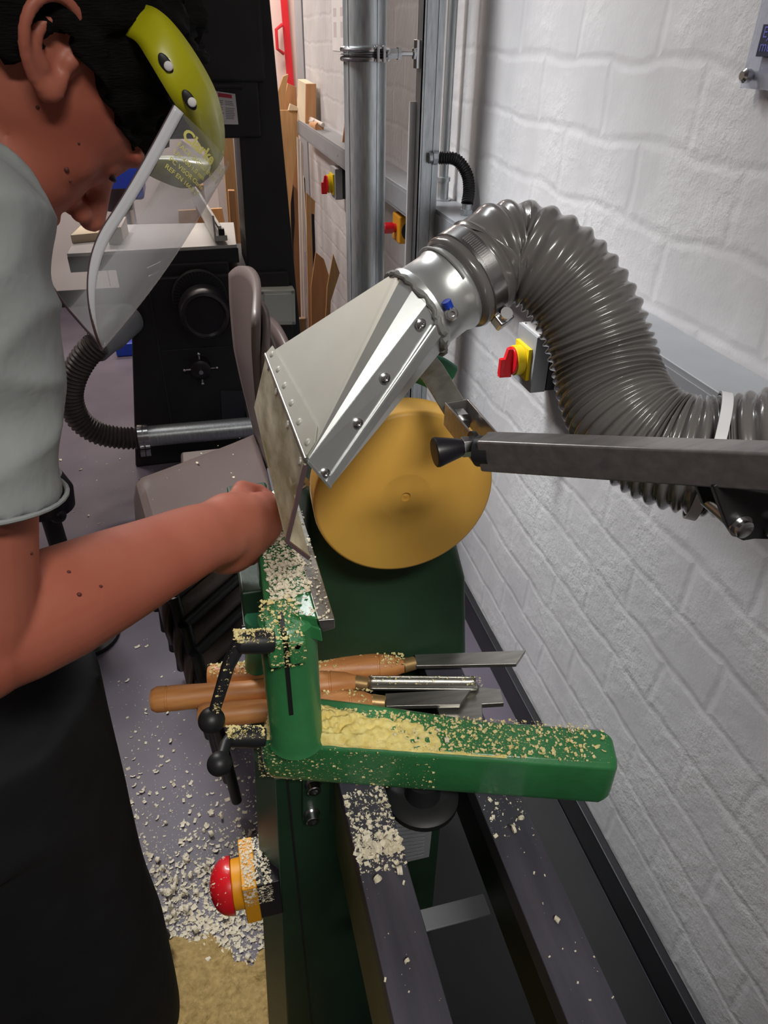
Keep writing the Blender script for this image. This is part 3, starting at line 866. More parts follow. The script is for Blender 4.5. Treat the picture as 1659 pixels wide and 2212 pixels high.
# wooden wedge and block lying on the saw table
q = [at(x, y, 'z', zt) for x, y in ((156, 526), (215, 520), (232, 486), (190, 492))]
tag(obj('wood_wedge', MB().prism(q, (0, 0, .03)), M['endgrain'], bevel=.001), 'pale wooden wedge lying at left end of the saw table', 'wedge')
q = [at(x, y, 'z', zt) for x, y in ((236, 528), (268, 526), (278, 502), (240, 504))]
tag(obj('wood_block', MB().prism(q, (0, 0, .06)), M['dowel'], bevel=.001), 'pinkish white block on saw table seen through visor', 'block')

# ================================================================== chairs
FN, FF, BF, BN = at(330, 1290, 'z', .7), at(262, 1035, 'z', .7), at(545, 932, 'z', .7), at(596, 1075, 'z', .7)
for p in (FN, FF, BF, BN):
    p.z = 0
org = (FN + FF + BF + BN) / 4
def chair(label, zs, sc=1.0):
    t = thing('stacking_chair', label, 'chair', (org.x, org.y, 0), 'stacked brown plastic chairs')
    def seat(u, v):
        # u from front lip to back, v from near to far
        p = FN.lerp(FF, v).lerp(BN.lerp(BF, v), max(u, 0.0))
        dip = -.012 * math.sin(PI * min(1, max(0, v))) * math.sin(PI * min(1, max(u, 0)))
        z = zs + dip
        if u < .12:
            k = (0.12 - u) / .12
            z -= .13 * k ** 1.6
            p += (FN.lerp(FF, v) - BN.lerp(BF, v)).normalized() * (-.016 * k ** 2.5)
        ev = abs(v - .5) * 2
        if ev > .84:
            z -= .045 * ((ev - .84) / .16) ** 1.8
        return Vector((p.x, p.y, z))
    # rounded front corners
    def seat2(a, b):
        u = -.02 + 1.02 * a
        v = b
        if u < .14:
            k = (.14 - u) / .14
            s_ = .5 + (v - .5) * (1 - .10 * k ** 2)
            v = s_
        return seat(u, v)
    obj('seat', MB().grid(seat2, 26, 22), M['chair'], t, thick=.012)
    # backrest shell: rises from the back edge, leaning away and curving
    X = (BN - FN).normalized()
    def back(a, b):
        v = b
        p = (BN + Vector((0, .0, 0))).lerp(BF, v)
        h = a
        lean = .02 * math.sin(h * PI * .8) - .055 * max(0, h - .55)
        cup = .045 * (1 - (2 * v - 1) ** 2)
        edge = (abs(2 * v - 1)) ** 3
        top = 1.0
        z = zs - .02 + .47 * h
        if h > .8:
            z -= .035 * edge * (h - .8) / .2
        off = .02 - lean + cup * h - .10 * h * (1 - v) * .0
        p = p + X * (off - .05 * h)
        p = p + (BF - BN).normalized() * (.015 * h * 0)
        return Vector((p.x, p.y, z))
    obj('backrest', MB().grid(back, 20, 16), M['chair'], t, thick=.016)
    # tubular frame
    s1 = FN.lerp(BN, .12); s2 = FF.lerp(BF, .12); s3 = BN.lerp(FN, .12); s4 = BF.lerp(FF, .12)
    sp = Vector((-.01, -.03, 0))
    for p, foot in ((s1, s1 + Vector((.02, .0, 0))), (s2, s2 + Vector((-.03, .03, 0))), (s3, s3 + Vector((.05, -.04, 0))), (s4, s4 + Vector((.05, .05, 0)))):
        a = Vector((p.x, p.y, zs - .03)); b = Vector((foot.x, foot.y, max(.0, zs - .45)))
        obj('leg', MB().tube([a, a.lerp(b, .5), b], .0125, 14), M['rubber'], t)
    obj('side_rail', MB().tube([(s1.x, s1.y, zs - .03), (s3.x, s3.y, zs - .03)], .0115, 12), M['rubber'], t)
    obj('side_rail', MB().tube([(s2.x, s2.y, zs - .03), (s4.x, s4.y, zs - .03)], .0115, 12), M['rubber'], t)
    return t
names = ['brown plastic stacking chair, topmost of its stack beside the lathe', 'second brown chair down in the stack beside the lathe',
         'third brown chair down in the stack beside the lathe', 'lowest brown chair of the stack beside the lathe']
import itertools
for k in range(4):
    off0 = (FN.copy(), FF.copy(), BF.copy(), BN.copy())
    d = Vector((.012, -.012, 0)) * k
    for p in (FN, FF, BF, BN):
        p += d
    chair(names[k], .70 - .068 * k)
    FN, FF, BF, BN = off0
# second stack farther off, only a back shows
p0 = at(573, 760, 'y', 2.1); p1 = at(628, 760, 'y', 1.95)
t = thing('stacking_chair', 'brown chair behind the stack, only its rounded back top showing', 'chair', (p0.x, 2.1, 0))
tz = at(598, 688, 'y', 2.05).z
def b2(a, b):
    x = p0.x + (p1.x - p0.x) * b
    y = 2.15 - .35 * b
    top = tz - .11 * (abs(b - .35) / .65) ** 2.2
    return Vector((x + .02 * math.sin(a * 3), y, .42 + (top - .42) * a))
obj('backrest', MB().grid(b2, 10, 14), M['chair'], t, thick=.02)
obj('seat', MB().box((p0.x - .30, 1.75, .41), (p0.x + .06, 2.15, .43)), M['chair'], t, bevel=.01)
for xx, yy in ((-.28, 1.78), (-.28, 2.12), (.03, 1.8), (.03, 2.12)):
    obj('leg', MB().cyl((p0.x + xx, yy, 0), (p0.x + xx, yy, .41), .012, n=12), M['rubber'], t)
# black stool base peeping beside the sleeve
a = at(118, 1060, 'y', 1.8)
t = thing('stool', 'round black stool partly hidden behind the sleeve', 'stool', (a.x, 1.8, 0))
obj('seat', MB()._revolve((a.x - .03, 1.8, a.z), (0, 0, 1), [(-.06, .05), (-.05, .12 * .6), (.0, .078), (.05, .06), (.055, 0)], 32), M['blackplastic'], t)
b = at(125, 1113, 'y', 1.75)
obj('adjuster_knob', MB().sph(b, .022, 16, 10), M['blackplastic'], t)
obj('column', MB().cyl((a.x - .03, 1.8, .03), (a.x - .03, 1.8, a.z - .05), .025, n=20), M['black'], t)
obj('base', MB()._revolve((a.x - .03, 1.8, 0), (0, 0, 1), [(0, .1), (.015, .1), (.03, .03), (.031, 0)], 32), M['black'], t)

# ================================================================== lathe
BZ = 0.85
lathe = thing('wood_lathe', 'green wood lathe with twin steel bed ways against the white wall', 'lathe', (.183, .6, 0))
YE = -.12
obj('bed_way', MB().box((.083, YE, BZ - .03), (.134, 1.25, BZ)), M['way'], lathe, bevel=.0015, label='left bed way')
obj('bed_way', MB().box((.232, YE, BZ - .03), (.283, 1.25, BZ)), M['way'], lathe, bevel=.0015, label='right bed way')
for x0 in (.083, .262):
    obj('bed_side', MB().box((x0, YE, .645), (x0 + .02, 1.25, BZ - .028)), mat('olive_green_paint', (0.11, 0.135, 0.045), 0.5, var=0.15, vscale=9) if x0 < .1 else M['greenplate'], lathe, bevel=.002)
obj('bed_leg', MB().box((.09, YE + .02, 0), (.276, YE + .14, .66)), M['greenplate'], lathe, bevel=.004)
z_b = .60
a, b = at(918, 1990, 'z', z_b), at(1105, 1950, 'z', z_b)
obj('cross_brace', MB().box((.10, a.y - .012, z_b - .004), (.27, a.y + .016, z_b)), M['trunk'], lathe, bevel=.001, label='pale flat brace between the bed sides')
# headstock cabinet below the bed
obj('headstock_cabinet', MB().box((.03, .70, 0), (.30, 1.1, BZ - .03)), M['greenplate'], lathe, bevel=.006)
q = [at(x, y, 'y', .698) for x, y in ((868, 1862), (926, 1848), (936, 1754), (850, 1757))]
obj('vent_grille', MB().prism([q[0] - Vector((.04, 0, 0)), q[1], q[2], q[3] - Vector((.04, 0, 0))], (0, -.003, 0)), M['boxgrey'], lathe, bevel=.0008, label='grey louvred vent')
m = MB()
for k in range(11):
    v = .12 + .78 * k / 10
    l = q[0].lerp(q[3], v); r_ = q[1].lerp(q[2], v)
    m.bar(l.lerp(r_, -.5) + Vector((0, -.0045, 0)), l.lerp(r_, .78) + Vector((0, -.0045, 0)), .003, .0035, up=(0, .5, 1))
obj('louvre', m, M['trunk'], lathe)
# front leg panel under the banjo, facing the camera
YPn = .545
tl = at(594, 1680, 'y', YPn); blp = at(621, 2207, 'y', YPn)
sl = (blp.x - tl.x) / (blp.z - tl.z)
xb = tl.x + sl * (0 - tl.z)
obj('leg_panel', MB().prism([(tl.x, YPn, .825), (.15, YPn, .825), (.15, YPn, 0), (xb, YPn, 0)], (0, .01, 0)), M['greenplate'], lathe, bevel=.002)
obj('side_cover', MB().hexa([(xb - .032, YPn + .035, 0), (xb, YPn, 0), (xb + .01, YPn + .01, 0), (xb - .01, .9, 0),
                             (tl.x - .022, YPn + .035, .825), (tl.x, YPn, .825), (tl.x + .01, YPn + .01, .825), (tl.x - .012, .9, .825)]), M['greenside'], lathe, bevel=.001)
g = at(632, 1800, 'y', YPn)
obj('panel_gap', MB().box((g.x - .0015, YPn - .0012, 0), (g.x + .0015, YPn + .001, .82)), M['black'], lathe)
bq = [at(x, y, 'y', YPn) for x, y in ((652, 1765), (712, 1762), (712, 1650), (652, 1650))]
obj('bracket_plate', MB().prism(bq, (0, -.006, 0)), M['greenplate'], lathe, bevel=.0015)
for (x, y) in ((673, 1757), (676, 1692)):
    p = at(x, y, 'y', YPn - .006)
    obj('cap_screw', MB()._revolve(p, (0, -1, 0), [(0, .011), (.0015, .011), (.0015, .0085), (.012, .0085), (.013, .0075), (.013, .004), (.007, .004), (.007, 0)], 20), M['steel'], lathe)
# clamp disc under the banjo
p = at(912, 1722, 'z', .80)
obj('clamp_disc', MB()._revolve((p.x - .0, p.y, .785), (0, 0, 1), [(0, .036), (.012, .044), (.02, .044), (.024, .038), (.024, .022), (.05, .02), (.05, 0)], 40), M['black'], lathe)

# headstock casting
def ring_(z, x0, x1, y0_, y1_, r):
    out = []
    for cx_, cy_, a0 in ((x1 - r, y0_ + r, -PI / 2), (x1 - r, y1_ - r, 0), (x0 + r, y1_ - r, PI / 2), (x0 + r, y0_ + r, PI)):
        for k in range(5):
            a = a0 + PI / 2 * k / 4
            out.append(Vector((cx_ + r * math.cos(a), cy_ + r * math.sin(a), z)))
    return out
secs = [(BZ, .075, .297, .662, 1.0, .008), (.97, .08, .295, .685, 1.0, .01), (1.04, .085, .28, .70, .98, .02)]
for k in range(9):
    a = PI / 2 * k / 8
    hw = .094 * math.cos(a) ** .7 if k < 8 else .02
    secs.append((1.06 + .14 * math.sin(a), .183 - max(hw, .02) * 1.02, .183 + max(hw, .02) * 1.02, .70 + .012 * k / 8, .92 - .05 * k / 8, max(.012, min(.018, hw * .6))))
m = MB()
rings = [ring_(*s_) for s_ in secs]
vs = [v for r_ in rings for v in r_]; n_ = 20
fs = [(i * n_ + k, i * n_ + (k + 1) % n_, (i + 1) * n_ + (k + 1) % n_, (i + 1) * n_ + k) for i in range(len(rings) - 1) for k in range(n_)]
fs.append(tuple(range(n_ - 1, -1, -1))); fs.append(tuple(range((len(rings) - 1) * n_, len(rings) * n_)))
m.add(vs, fs)
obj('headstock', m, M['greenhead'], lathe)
pip = at(870, 1072, 'y', .62)
SX, SZ = pip.x, pip.z
obj('guard_rim', MB().tube([(SX + .108 * math.sin(a_ / 20), .70, SZ + .012 + .108 * math.cos(a_ / 20)) for a_ in range(-4, 15)], .012, 12, flat=1.6), M['greenlight'], lathe, label='light green curved rim behind the disc')
obj('spindle', MB()._revolve((SX, .70, SZ), (0, -1, 0), [(0, .03), (.02, .03), (.02, .022), (.04, .022), (.04, 0)], 32), M['steel'], lathe)
# green control lever housing left of the post
a = at(556, 1335, 'y', .68); b = at(556, 1440, 'y', .68)
obj('control_boss', MB().cyl(a, b, .016, n=24), M['greenlight'], lathe)
obj('boss_bolt', MB().cyl(a + Vector((-.02, 0, -.014)), a + Vector((-.01, 0, -.014)), .005, n=12), M['steel'], lathe)
q = [at(x, y, 'y', .67) for x, y in ((572, 1290), (590, 1290), (600, 1225), (575, 1200), (560, 1225), (561, 1270))]
obj('belt_cover', MB().prism(q, (0, .03, 0)), M['green'], lathe, bevel=.004)
obj('belt_cover_base', MB().box((.0, .69, BZ), (.06, .95, 1.0)), M['greenhead'], lathe, bevel=.004)
a = at(574, 1255, 'y', .655); b = at(577, 1285, 'y', .655)
obj('indicator_lever', MB().cyl(at(570, 1235, 'y', .66), a, .0022, n=10).cyl(a, b, .0042, .0036, n=12), M['red'], lathe, label='small red tipped lever')
# emergency stop on the left of the leg panel
c = at(499, 1912, 'y', .565)
stop = obj('stop_box', MB().box((c.x + .034, .530, c.z - .040), (tl.x - .010, .60, c.z + .044)), M['blackplastic'], lathe, bevel=.002, label='black back box of the emergency stop')
obj('stop_cover', MB().box((c.x + .016, .528, c.z - .042), (c.x + .036, .602, c.z + .046)).cyl((c.x + .002, .565, c.z), (c.x + .018, .565, c.z), .033, n=36), M['amber'], stop, bevel=.002, label='yellow cover of the emergency stop')
m = MB()
prof = [(0, .038), (.004, .038)] + [(.004 + .027 * math.sin(a_), .038 * math.cos(a_)) for a_ in [PI / 2 * k / 8 for k in range(1, 9)]]
m._revolve((c.x + .002, .565, c.z), (-1, 0, 0), prof, 40)
obj('stop_button', m, M['red'], stop, label='red domed push button')
obj('conduit_elbow', MB().tube([(c.x + .06, .60, c.z + .05), (c.x + .062, .60, c.z + .075), (tl.x, .61, c.z + .08)], .011, 14), M['greenlight'], stop)

# turned disc
DY = .62
wd = thing('wood_disc', 'round golden wooden disc spinning on the lathe', 'bowl blank', (SX, DY, SZ))
m = MB()._revolve((SX + .0035, DY + .042, SZ - .0015), (0, -1, 0), [(0, .06), (.002, .0985), (.036, .1005), (.040, .0995), (.042, .096), (.0421, .03), (.0424, .0285), (.0421, .027), (.0421, .0055), (.0400, .0045), (.0395, .0018), (.0408, 0)], 128)
obj('blank', m, M['discwood'], wd, angle=50)

# ------------------------------------------------ banjo (tool rest base)
bl0 = at(566, 1690, 'z', BZ); br0 = at(1316, 1746, 'z', BZ)
dirb = (br0 - bl0).normalized(); nb = Vector((-dirb.y, dirb.x, 0))
if nb.y < 0: nb = -nb
Lb = (br0 - bl0).length
HB = .072
t = thing('lathe_banjo', 'green cast tool rest base clamped across the bed ways, dusted with shavings', 'tool rest base', bl0)
def BP(a_, b_, z):
    return bl0 + dirb * a_ + nb * b_ + Vector((0, 0, z))
m = MB()
def bsec(a_, ins, z0_, z1_, d0, d1):
    return [BP(a_, d0 + .006, z0_), BP(a_, d0, z0_ + .014), BP(a_, d0 + .001, z1_ - .006), BP(a_, d0 + .007, z1_),
            BP(a_, d1 - .007, z1_), BP(a_, d1, z1_ - .006), BP(a_, d1, z0_ + .014), BP(a_, d1 - .006, z0_)]
sc = [bsec(0.0, 0, .006, HB - .012, .012, .062), bsec(.004, 0, .002, HB - .005, .004, .07), bsec(.014, 0, 0, HB, 0, .076), bsec(.11, 0, 0, HB, 0, .07), bsec(.25, 0, .0, HB, 0, .056),
      bsec(Lb - .012, 0, 0, HB, 0, .055), bsec(Lb - .003, 0, .002, HB - .003, .004, .05), bsec(Lb, 0, .006, HB - .008, .01, .045)]
vs = [v for s_ in sc for v in s_]
fs = [(i * 8 + k, i * 8 + (k + 1) % 8, (i + 1) * 8 + (k + 1) % 8, (i + 1) * 8 + k) for i in range(len(sc) - 1) for k in range(8)]
fs += [tuple(range(7, -1, -1)), tuple(range((len(sc) - 1) * 8, len(sc) * 8))]
obj('arm', m.add(vs, fs), M['green'], t, bevel=.003)
pc_ = at(643, 1598, 'z', BZ + HB)
PX, PY = pc_.x, pc_.y + .006
pr = .0285
ztop = at(620, 1366, 'y', PY - .0285).z
m = MB()._revolve((PX, PY, BZ + HB - .002), (0, 0, 1), [(0, pr + .003), (.006, pr), (ztop - BZ - HB - .004, pr), (ztop - BZ - HB, pr - .004), (ztop - BZ - HB, 0)], 48)
obj('post', m, M['green'], t)
fy = PY - pr
# clamp lugs either side of the slot
sx = PX - .006
zl0 = at(620, 1438, 'y', fy - .01).z
obj('clamp_lug', MB().box((sx - .017, fy - .012, zl0), (sx - .0022, PY, ztop + .001)), M['green'], t, bevel=.003)
obj('clamp_lug', MB().box((sx + .0022, fy - .012, zl0), (sx + .019, PY, ztop - .004)), M['green'], t, bevel=.003)
zs0 = at(622, 1545, 'y', fy).z
obj('slot', MB().box((sx - .0022, fy - .0008, zs0), (sx + .0022, PY, ztop + .0015)), M['black'], t)
p = at(643, 1398, 'y', fy - .012)
obj('grub_screw', MB().cyl(p, p + Vector((0, .003, 0)), .003, n=10), M['black'], t)
def lever(hub_a, hub_b, arm_b, yv, ya, lab, yb):
    a, b = at(*hub_a, 'y', yv), at(*hub_b, 'y', yv)
    h = obj('clamp_lever', MB()._revolve(a, b - a, [(0, .0095), ((b - a).length * .25, .0115), ((b - a).length - .004, .0105), ((b - a).length, .007), ((b - a).length + .0001, 0)], 24), M['rubber'], t, label=lab)
    c = at(*arm_b, 'y', ya)
    obj('lever_arm', MB().tube([b.lerp(a, .12), b.lerp(c, .3), c], [.0072, .0062, .0052], 14), M['rubber'], h)
    obj('ball_knob', MB().sph(c, .0125, 24, 16), M['rubber'], h)
    return a, b, c
lv1 = lever((592, 1385), (508, 1388), (457, 1556), fy - .008, fy - .03, 'upper clamp lever dusted with sawdust', 0)
lv2 = lever((572, 1592), (492, 1592), (474, 1650), PY - .015, PY - .05, 'lower clamp lever dusted with sawdust', 0)

# ------------------------------------------------ tool rest
rz = 1.112
t = thing('tool_rest', 'green and steel tool rest beside the disc, covered in sawdust', 'tool rest', (PX, PY, ztop))
e0 = at(700, 1338, 'z', rz)
xs0, ys0 = e0.x, e0.y
far = .27
obj('steel_edge', MB().prism([(xs0 - .006, ys0, rz), (xs0 + .010, ys0 - .002, rz), (xs0 + .010, ys0 - .002, rz - .012), (xs0 - .002, ys0, rz - .016)], (-.004, far, 0)), M['brush'], t, bevel=.001, label='steel edge bar')
obj('web', MB().prism([(xs0 - .0055, ys0 + .004, rz - .001), (xs0 - .045, ys0 + .035, rz - .012), (xs0 - .052, ys0 + .06, rz - .014), (xs0 - .045, ys0 + .22, rz - .012), (xs0 - .0095, ys0 + far - .01, rz - .001)], (0, 0, -.012)).hexa(
    [(xs0 - .03, ys0 + .02, rz - .03), (xs0 - .002, ys0 + .0, rz - .03), (xs0 - .006, ys0 + .2, rz - .03), (xs0 - .03, ys0 + .2, rz - .03),
     (xs0 - .045, ys0 + .035, rz - .013), (xs0 - .003, ys0 + .001, rz - .013), (xs0 - .007, ys0 + .22, rz - .013), (xs0 - .04, ys0 + .22, rz - .013)]), M['green'], t, bevel=.002)
obj('stem', MB().cyl((PX, PY, ztop - .06), (PX, PY, rz - .012), .0125, n=24), M['brush'], t)

# ------------------------------------------------ turning tools lying across the bed
def tool(name, label, hpts, r, blade, kind, zz):
    t = thing(name, label, 'turning tool', at(*hpts[0], 'z', zz), 'turning tools on the bed')
    a, b = at(*hpts[0], 'z', zz), at(*hpts[1], 'z', zz)
    L = (b - a).length
    prof = [(0, r * .8), (.006, r), (.018, r), (.0185, r * .94), (.021, r * .94), (.0215, r), (L * .25, r * .93), (L * .45, r * .86), (L * .68, r * 1.08), (L * .82, r * 1.12), (L * .86, r * 1.1), (L * .862, r * 1.03), (L * .87, r * 1.03), (L * .872, r * 1.08), (L * .95, r * .88), (L * .99, r * .62), (L, r * .6)]
    obj('handle', MB()._revolve(a, b - a, prof + [(L + .0001, 0)], 32), M['beech'], t)
    d = (b - a).normalized()
    c = at(*blade[0], 'z', zz)
    lf = max(.012, (c - b).length)
    obj('ferrule', MB().lathe(b - d * .001, c - b, [(0, r * .62), (lf, r * .56), (lf + .001, r * .5)], 24), mat('brass_ferrule', (0.42, 0.27, 0.12), 0.4, metal=.6, var=.15, vscale=30), t)
    e = at(*blade[1], 'z', zz)
    if kind == 'flat':
        x = (e - c).normalized(); s_ = Vector((0, 0, 1)).cross(x).normalized()
        m = MB().prism([c - s_ * .010 - Vector((0, 0, .001)), e - s_ * .0125 + x * -.006, e + s_ * .0125 + x * .012, c + s_ * .010], (0, 0, .006))
        obj('blade', m, M['brush'], t, bevel=.0006)
    else:
        x = (e - c).normalized(); s_ = Vector((0, 0, 1)).cross(x).normalized()
        def gf(u, v):
            an = -PI * .02 + PI * 1.04 * v
            rr = r * .62
            p_ = c.lerp(e, u) + s_ * math.cos(an) * rr - Vector((0, 0, 1)) * math.sin(an) * rr * .8
            if u > .97: p_ -= x * (.012 * abs(2 * v - 1))
            return p_ + Vector((0, 0, rr * .4))
        obj('blade', MB().grid(gf, 30, 12), M['brush'], t, thick=.0025)
    return t
tool('turning_scraper', 'flat scraper with dusty wooden handle, farthest of three tools', ((450, 1462), (872, 1438)), .0165, ((897, 1432), (1120, 1426)), 'flat', BZ + .017)
tool('roughing_gouge', 'gouge with longest clean wooden handle, middle of three tools', ((328, 1512), (770, 1474)), .0165, ((797, 1478), (1037, 1480)), 'gouge', BZ + .0175)
tool('turning_chisel', 'chisel with shortest darker handle, nearest of three tools', ((430, 1547), (806, 1516)), .016, ((833, 1518), (1000, 1512)), 'flat', BZ + .017)
q = [at(x, y, 'z', BZ + .002) for x, y in ((950, 1560), (1042, 1572), (1040, 1530), (1088, 1527), (1080, 1497), (1000, 1490), (938, 1520))]
tag(obj('steel_plate', MB().prism(q, (0, 0, .008)), M['brush'], bevel=.001), 'notched grey steel plate lying on bed ways behind the green base', 'plate')

# ================================================================== extraction hood
A_, B_, C_ = at(665, 995, 'y', .50), at(713, 1050, 'y', .50), at(577, 768, 'y', .70)
D_ = C_ + (B_ - A_) * 1.0
N0 = at(899, 676, 'y', .585)
AX = Vector((.87, .27, .41)).normalized()
U_ = (Vector((0, -1, 0)) - AX * (-AX.y)).normalized(); V_ = AX.cross(U_)
if V_.z < 0: V_ = -V_
NR = .0385
def RG(deg, r=NR, d=0.0):
    a = math.radians(deg)
    return N0 + AX * d + (U_ * math.cos(a) + V_ * math.sin(a)) * r
hood = thing('extraction_hood', 'folded galvanised extraction hood above the disc, joined to grey hose', 'extraction hood', N0)
m = MB().add([A_, C_, RG(80), RG(90), RG(100)], [(0, 1, 4), (0, 4, 3), (0, 3, 2)])
obj('top_plate', m, M['zinctop'], hood, thick=.0016, smooth=False, label='broad dusty top plate')
m = MB()
def fan(c, a0, a1, n):
    vs = [c] + [RG(a0 + (a1 - a0) * k / n) for k in range(n + 1)]
    m.add(vs, [(0, k + 1, k + 2) for k in range(n)])
fan(A_, 28, 80, 2); fan(C_, 100, 170, 3); fan(D_, 190, 260, 3); fan(B_, 280, 345, 2)
m.add([A_, B_, RG(-15), RG(28)], [(0, 1, 2, 3)])
m.add([C_, D_, RG(190), RG(170)], [(0, 1, 2, 3)])
m.add([D_, B_, RG(280), RG(260)], [(0, 1, 2, 3)])
obj('transition', m, M['zinc'], hood, thick=.0016, smooth=False)
# folded seam on the near side
off = Vector((0, -.0015, 0))
sa, sb = RG(2) + off, B_.lerp(A_, .18) + off
obj('seam', MB().bar(sa, sb, .0016, .0022, up=(0, -1, 0)).bar(B_ + off * 1.5, A_ + off * 1.5, .002, .003, up=(0, -1, 0)), M['zinc'], hood)
obj('lower_flange', MB().prism([sa, sb, B_ + off, RG(-15) + off], (0, -.0012, 0)), M['zinc'], hood, bevel=.0004)
for (x, y, yy) in ((908, 700, .545), (831, 817, .522), (772, 914, .51), (701, 1022, .50)):
    s = MB(); p = at(x, y, 'y', yy)
    # put the rivet on the side sheet
    nrm = (B_ - A_).cross(RG(0) - A_).normalized()
    if nrm.y > 0: nrm = -nrm
    dr = (p - CAM); k = (A_ - CAM).dot(nrm) / dr.dot(nrm); p = CAM + dr * k
    s._revolve(p, nrm, [(0, .0048), (.0018, .0046), (.003, .0028), (.003, .0016), (.0015, .0014), (.0015, 0)], 18)
    obj('rivet', s, M['steel'], hood)
# collar
obj('collar', MB()._revolve(N0, AX, [(-.004, NR), (0, NR + .0015), (.005, NR + .0018), (.007, NR - .0005), (.032, NR - .001), (.036, NR + .001), (.040, NR + .001), (.043, NR - .001), (.062, NR - .001), (.062, NR - .004), (-.004, NR - .004)], 56), M['zinc'], hood, angle=50)
rn = random.Random(5)
pp_ = [RG(a, NR + .001 + rn.uniform(-.0006, .0008), rn.uniform(-.0035, -.0005)) for a in range(-60, 140, 5)]
obj('sealant_bead', MB().tube(pp_, [rn.uniform(.0028, .0052) if k < 14 else rn.uniform(.002, .0032) for k in range(len(pp_))], 8), M['seal'], hood)
# hinge strip on the top plate
tn = (C_ - A_).cross(RG(90) - A_).normalized()
if tn.z < 0: tn = -tn
e_in = (RG(90) - A_.lerp(C_, .5)).normalized()
hA, hC = A_ + tn * .0015, C_ + tn * .0015
pl_ = [hA.lerp(hC, .02), hC, hC + e_in * .012, hA.lerp(hC, .12) + e_in * .022, hA.lerp(hC, .04) + e_in * .014]
obj('hinge_leaf', MB().prism(pl_, tn * .0012), M['zinctop'], hood)
obj('hinge_pin', MB().cyl(hA, hC, .0022, n=12), M['brush'], hood)
for k in range(6):
    s = MB()._revolve(hA.lerp(hC, .08 + .17 * k) + e_in * .008 + tn * .0012, tn, [(0, .0032), (.001, .003), (.0016, .0015), (.0016, 0)], 14)
    obj('rivet', s, M['zinctop'], hood)
# perspex flap
H0, F0, G0 = at(660, 1005, 'y', .50), at(620, 1170, 'y', .50), at(668, 1206, 'y', .50)
F1 = at(551, 880, 'y', .70)
H1 = C_.copy(); G1 = F1 + (G0 - F0)
flap = obj('guard_flap', MB().add([H0, H1, F1, F0], [(0, 1, 2, 3)]).add([F0, F1, G1, G0], [(0, 1, 2, 3)]), M['dusty'], hood, smooth=False, thick=.0022, label='dusty clear perspex flap')
obj('flap_edge', MB().bar(H0, F0, .0035, .0028, up=(0, -1, 0)).bar(F0, G0, .0032, .0026, up=(0, -1, 0)), M['edge'], flap)
for k in (.06, .35, .65, .9):
    s = MB()
    c = H0.lerp(H1, k).lerp(F0.lerp(F1, k), .05)
    nn = (H1 - H0).cross(F0 - H0).normalized()
    if nn.x > 0: nn = -nn
    s._revolve(c + nn * .001, nn, [(0, .0035), (.0015, .003), (.0015, 0)], 14)
    obj('flap_rivet', s, M['zinctop'], flap)
# earth lead
lead = [RG(a, NR + .0025, .036) for a in range(130, 20, -8)]
w_ = obj('earth_lead', MB().tube(lead, .0011, 8), M['zinc'], hood)
p = at(964, 650, 'y', .548); p2 = at(972, 668, 'y', .548)
obj('blue_terminal', MB().cyl(p, p2 + (p2 - p) * .1, .0038, n=14), M['blue'], hood)
s = MB(); screw(s, at(975, 678, 'y', .545), (-.1, -1, .35), .0055, .004)
obj('terminal_screw', s, M['steel'], hood)

# ------------------------------------------------ big hose
hp = [N0 + AX * .045, N0 + AX * .075]
for (x, y, yy) in ((1062, 553, .61), (1120, 545, .61), (1178, 568, .595), (1232, 618, .58), (1275, 690, .56), (1303, 775, .54), (1326, 855, .515), (1366, 922, .485), (1430, 966, .46), (1500, 984, .44), (1585, 986, .425), (1680, 974, .405), (1800, 960, .385), (1930, 930, .37), (2050, 840, .37), (2120, 700, .37), (2150, 500, .37)):
    hp.append(at(x, y, 'y', yy))
hpath = catmull(hp, 14)
def pitch(s):
    # stretched on the first arch, squeezed in the elbow, stretched again at the end
    s *= 1.34
    if s < .30: return .0120
    if s < .42: return .0120 - (s - .30) / .12 * .0048
    if s < .74: return .0072
    if s < .86: return .0072 + (s - .74) / .12 * .0060
    return .0135
t = thing('extraction_hose', 'large glossy grey ribbed hose arching from hood to the right', 'hose', hpath[40])
obj('ribbed_tube', corrugated(hpath, (.0425, .0580), pitch, .0044, 8, 56, 1.2), M['hose'], t, angle=80)
obj('cuff', MB()._revolve(hp[0], AX, [(-.002, NR + .0005), (.0, NR + .004), (.003, NR + .0055), (.007, NR + .0035), (.026, NR + .003), (.030, NR + .0055), (.036, NR + .002), (.036, NR - .002), (-.002, NR - .002)], 56), M['hose'], t, angle=60)
t = thing('hose_clamp', 'bright steel worm drive clamp around the hose end', 'hose clamp', hp[0] + AX * .016)
m = MB()._revolve(hp[0] + AX * .009, AX, [(0, NR + .0037), (0, NR + .0052), (.0135, NR + .0052), (.0135, NR + .0037)], 60)
obj('band', m, M['steel'], t)
m = MB()
for k in range(17):
    a_ = math.radians(20 + k * 2.8)
    c = hp[0] + AX * .0158 + (U_ * math.cos(a_) + V_ * math.sin(a_)) * (NR + .0053)
    m.obox(c, AX * .0045, (U_ * -math.sin(a_) + V_ * math.cos(a_)) * .0004, (U_ * math.cos(a_) + V_ * math.sin(a_)) * .0004)
obj('worm_slots', m, M['arm'], t)
a_ = math.radians(-52)
c = hp[0] + AX * .016 + (U_ * math.cos(a_) + V_ * math.sin(a_)) * (NR + .010)
ta = U_ * -math.sin(a_) + V_ * math.cos(a_)
obj('worm_housing', MB().obox(c - ta * .002, AX * .008, ta * .007, (U_ * math.cos(a_) + V_ * math.sin(a_)) * .006), M['steel'], t, bevel=.002)
obj('clamp_bolt', MB().cyl(c - AX * .0 - ta * -.004, c + ta * .012, .0055, n=18), M['steel'], t)
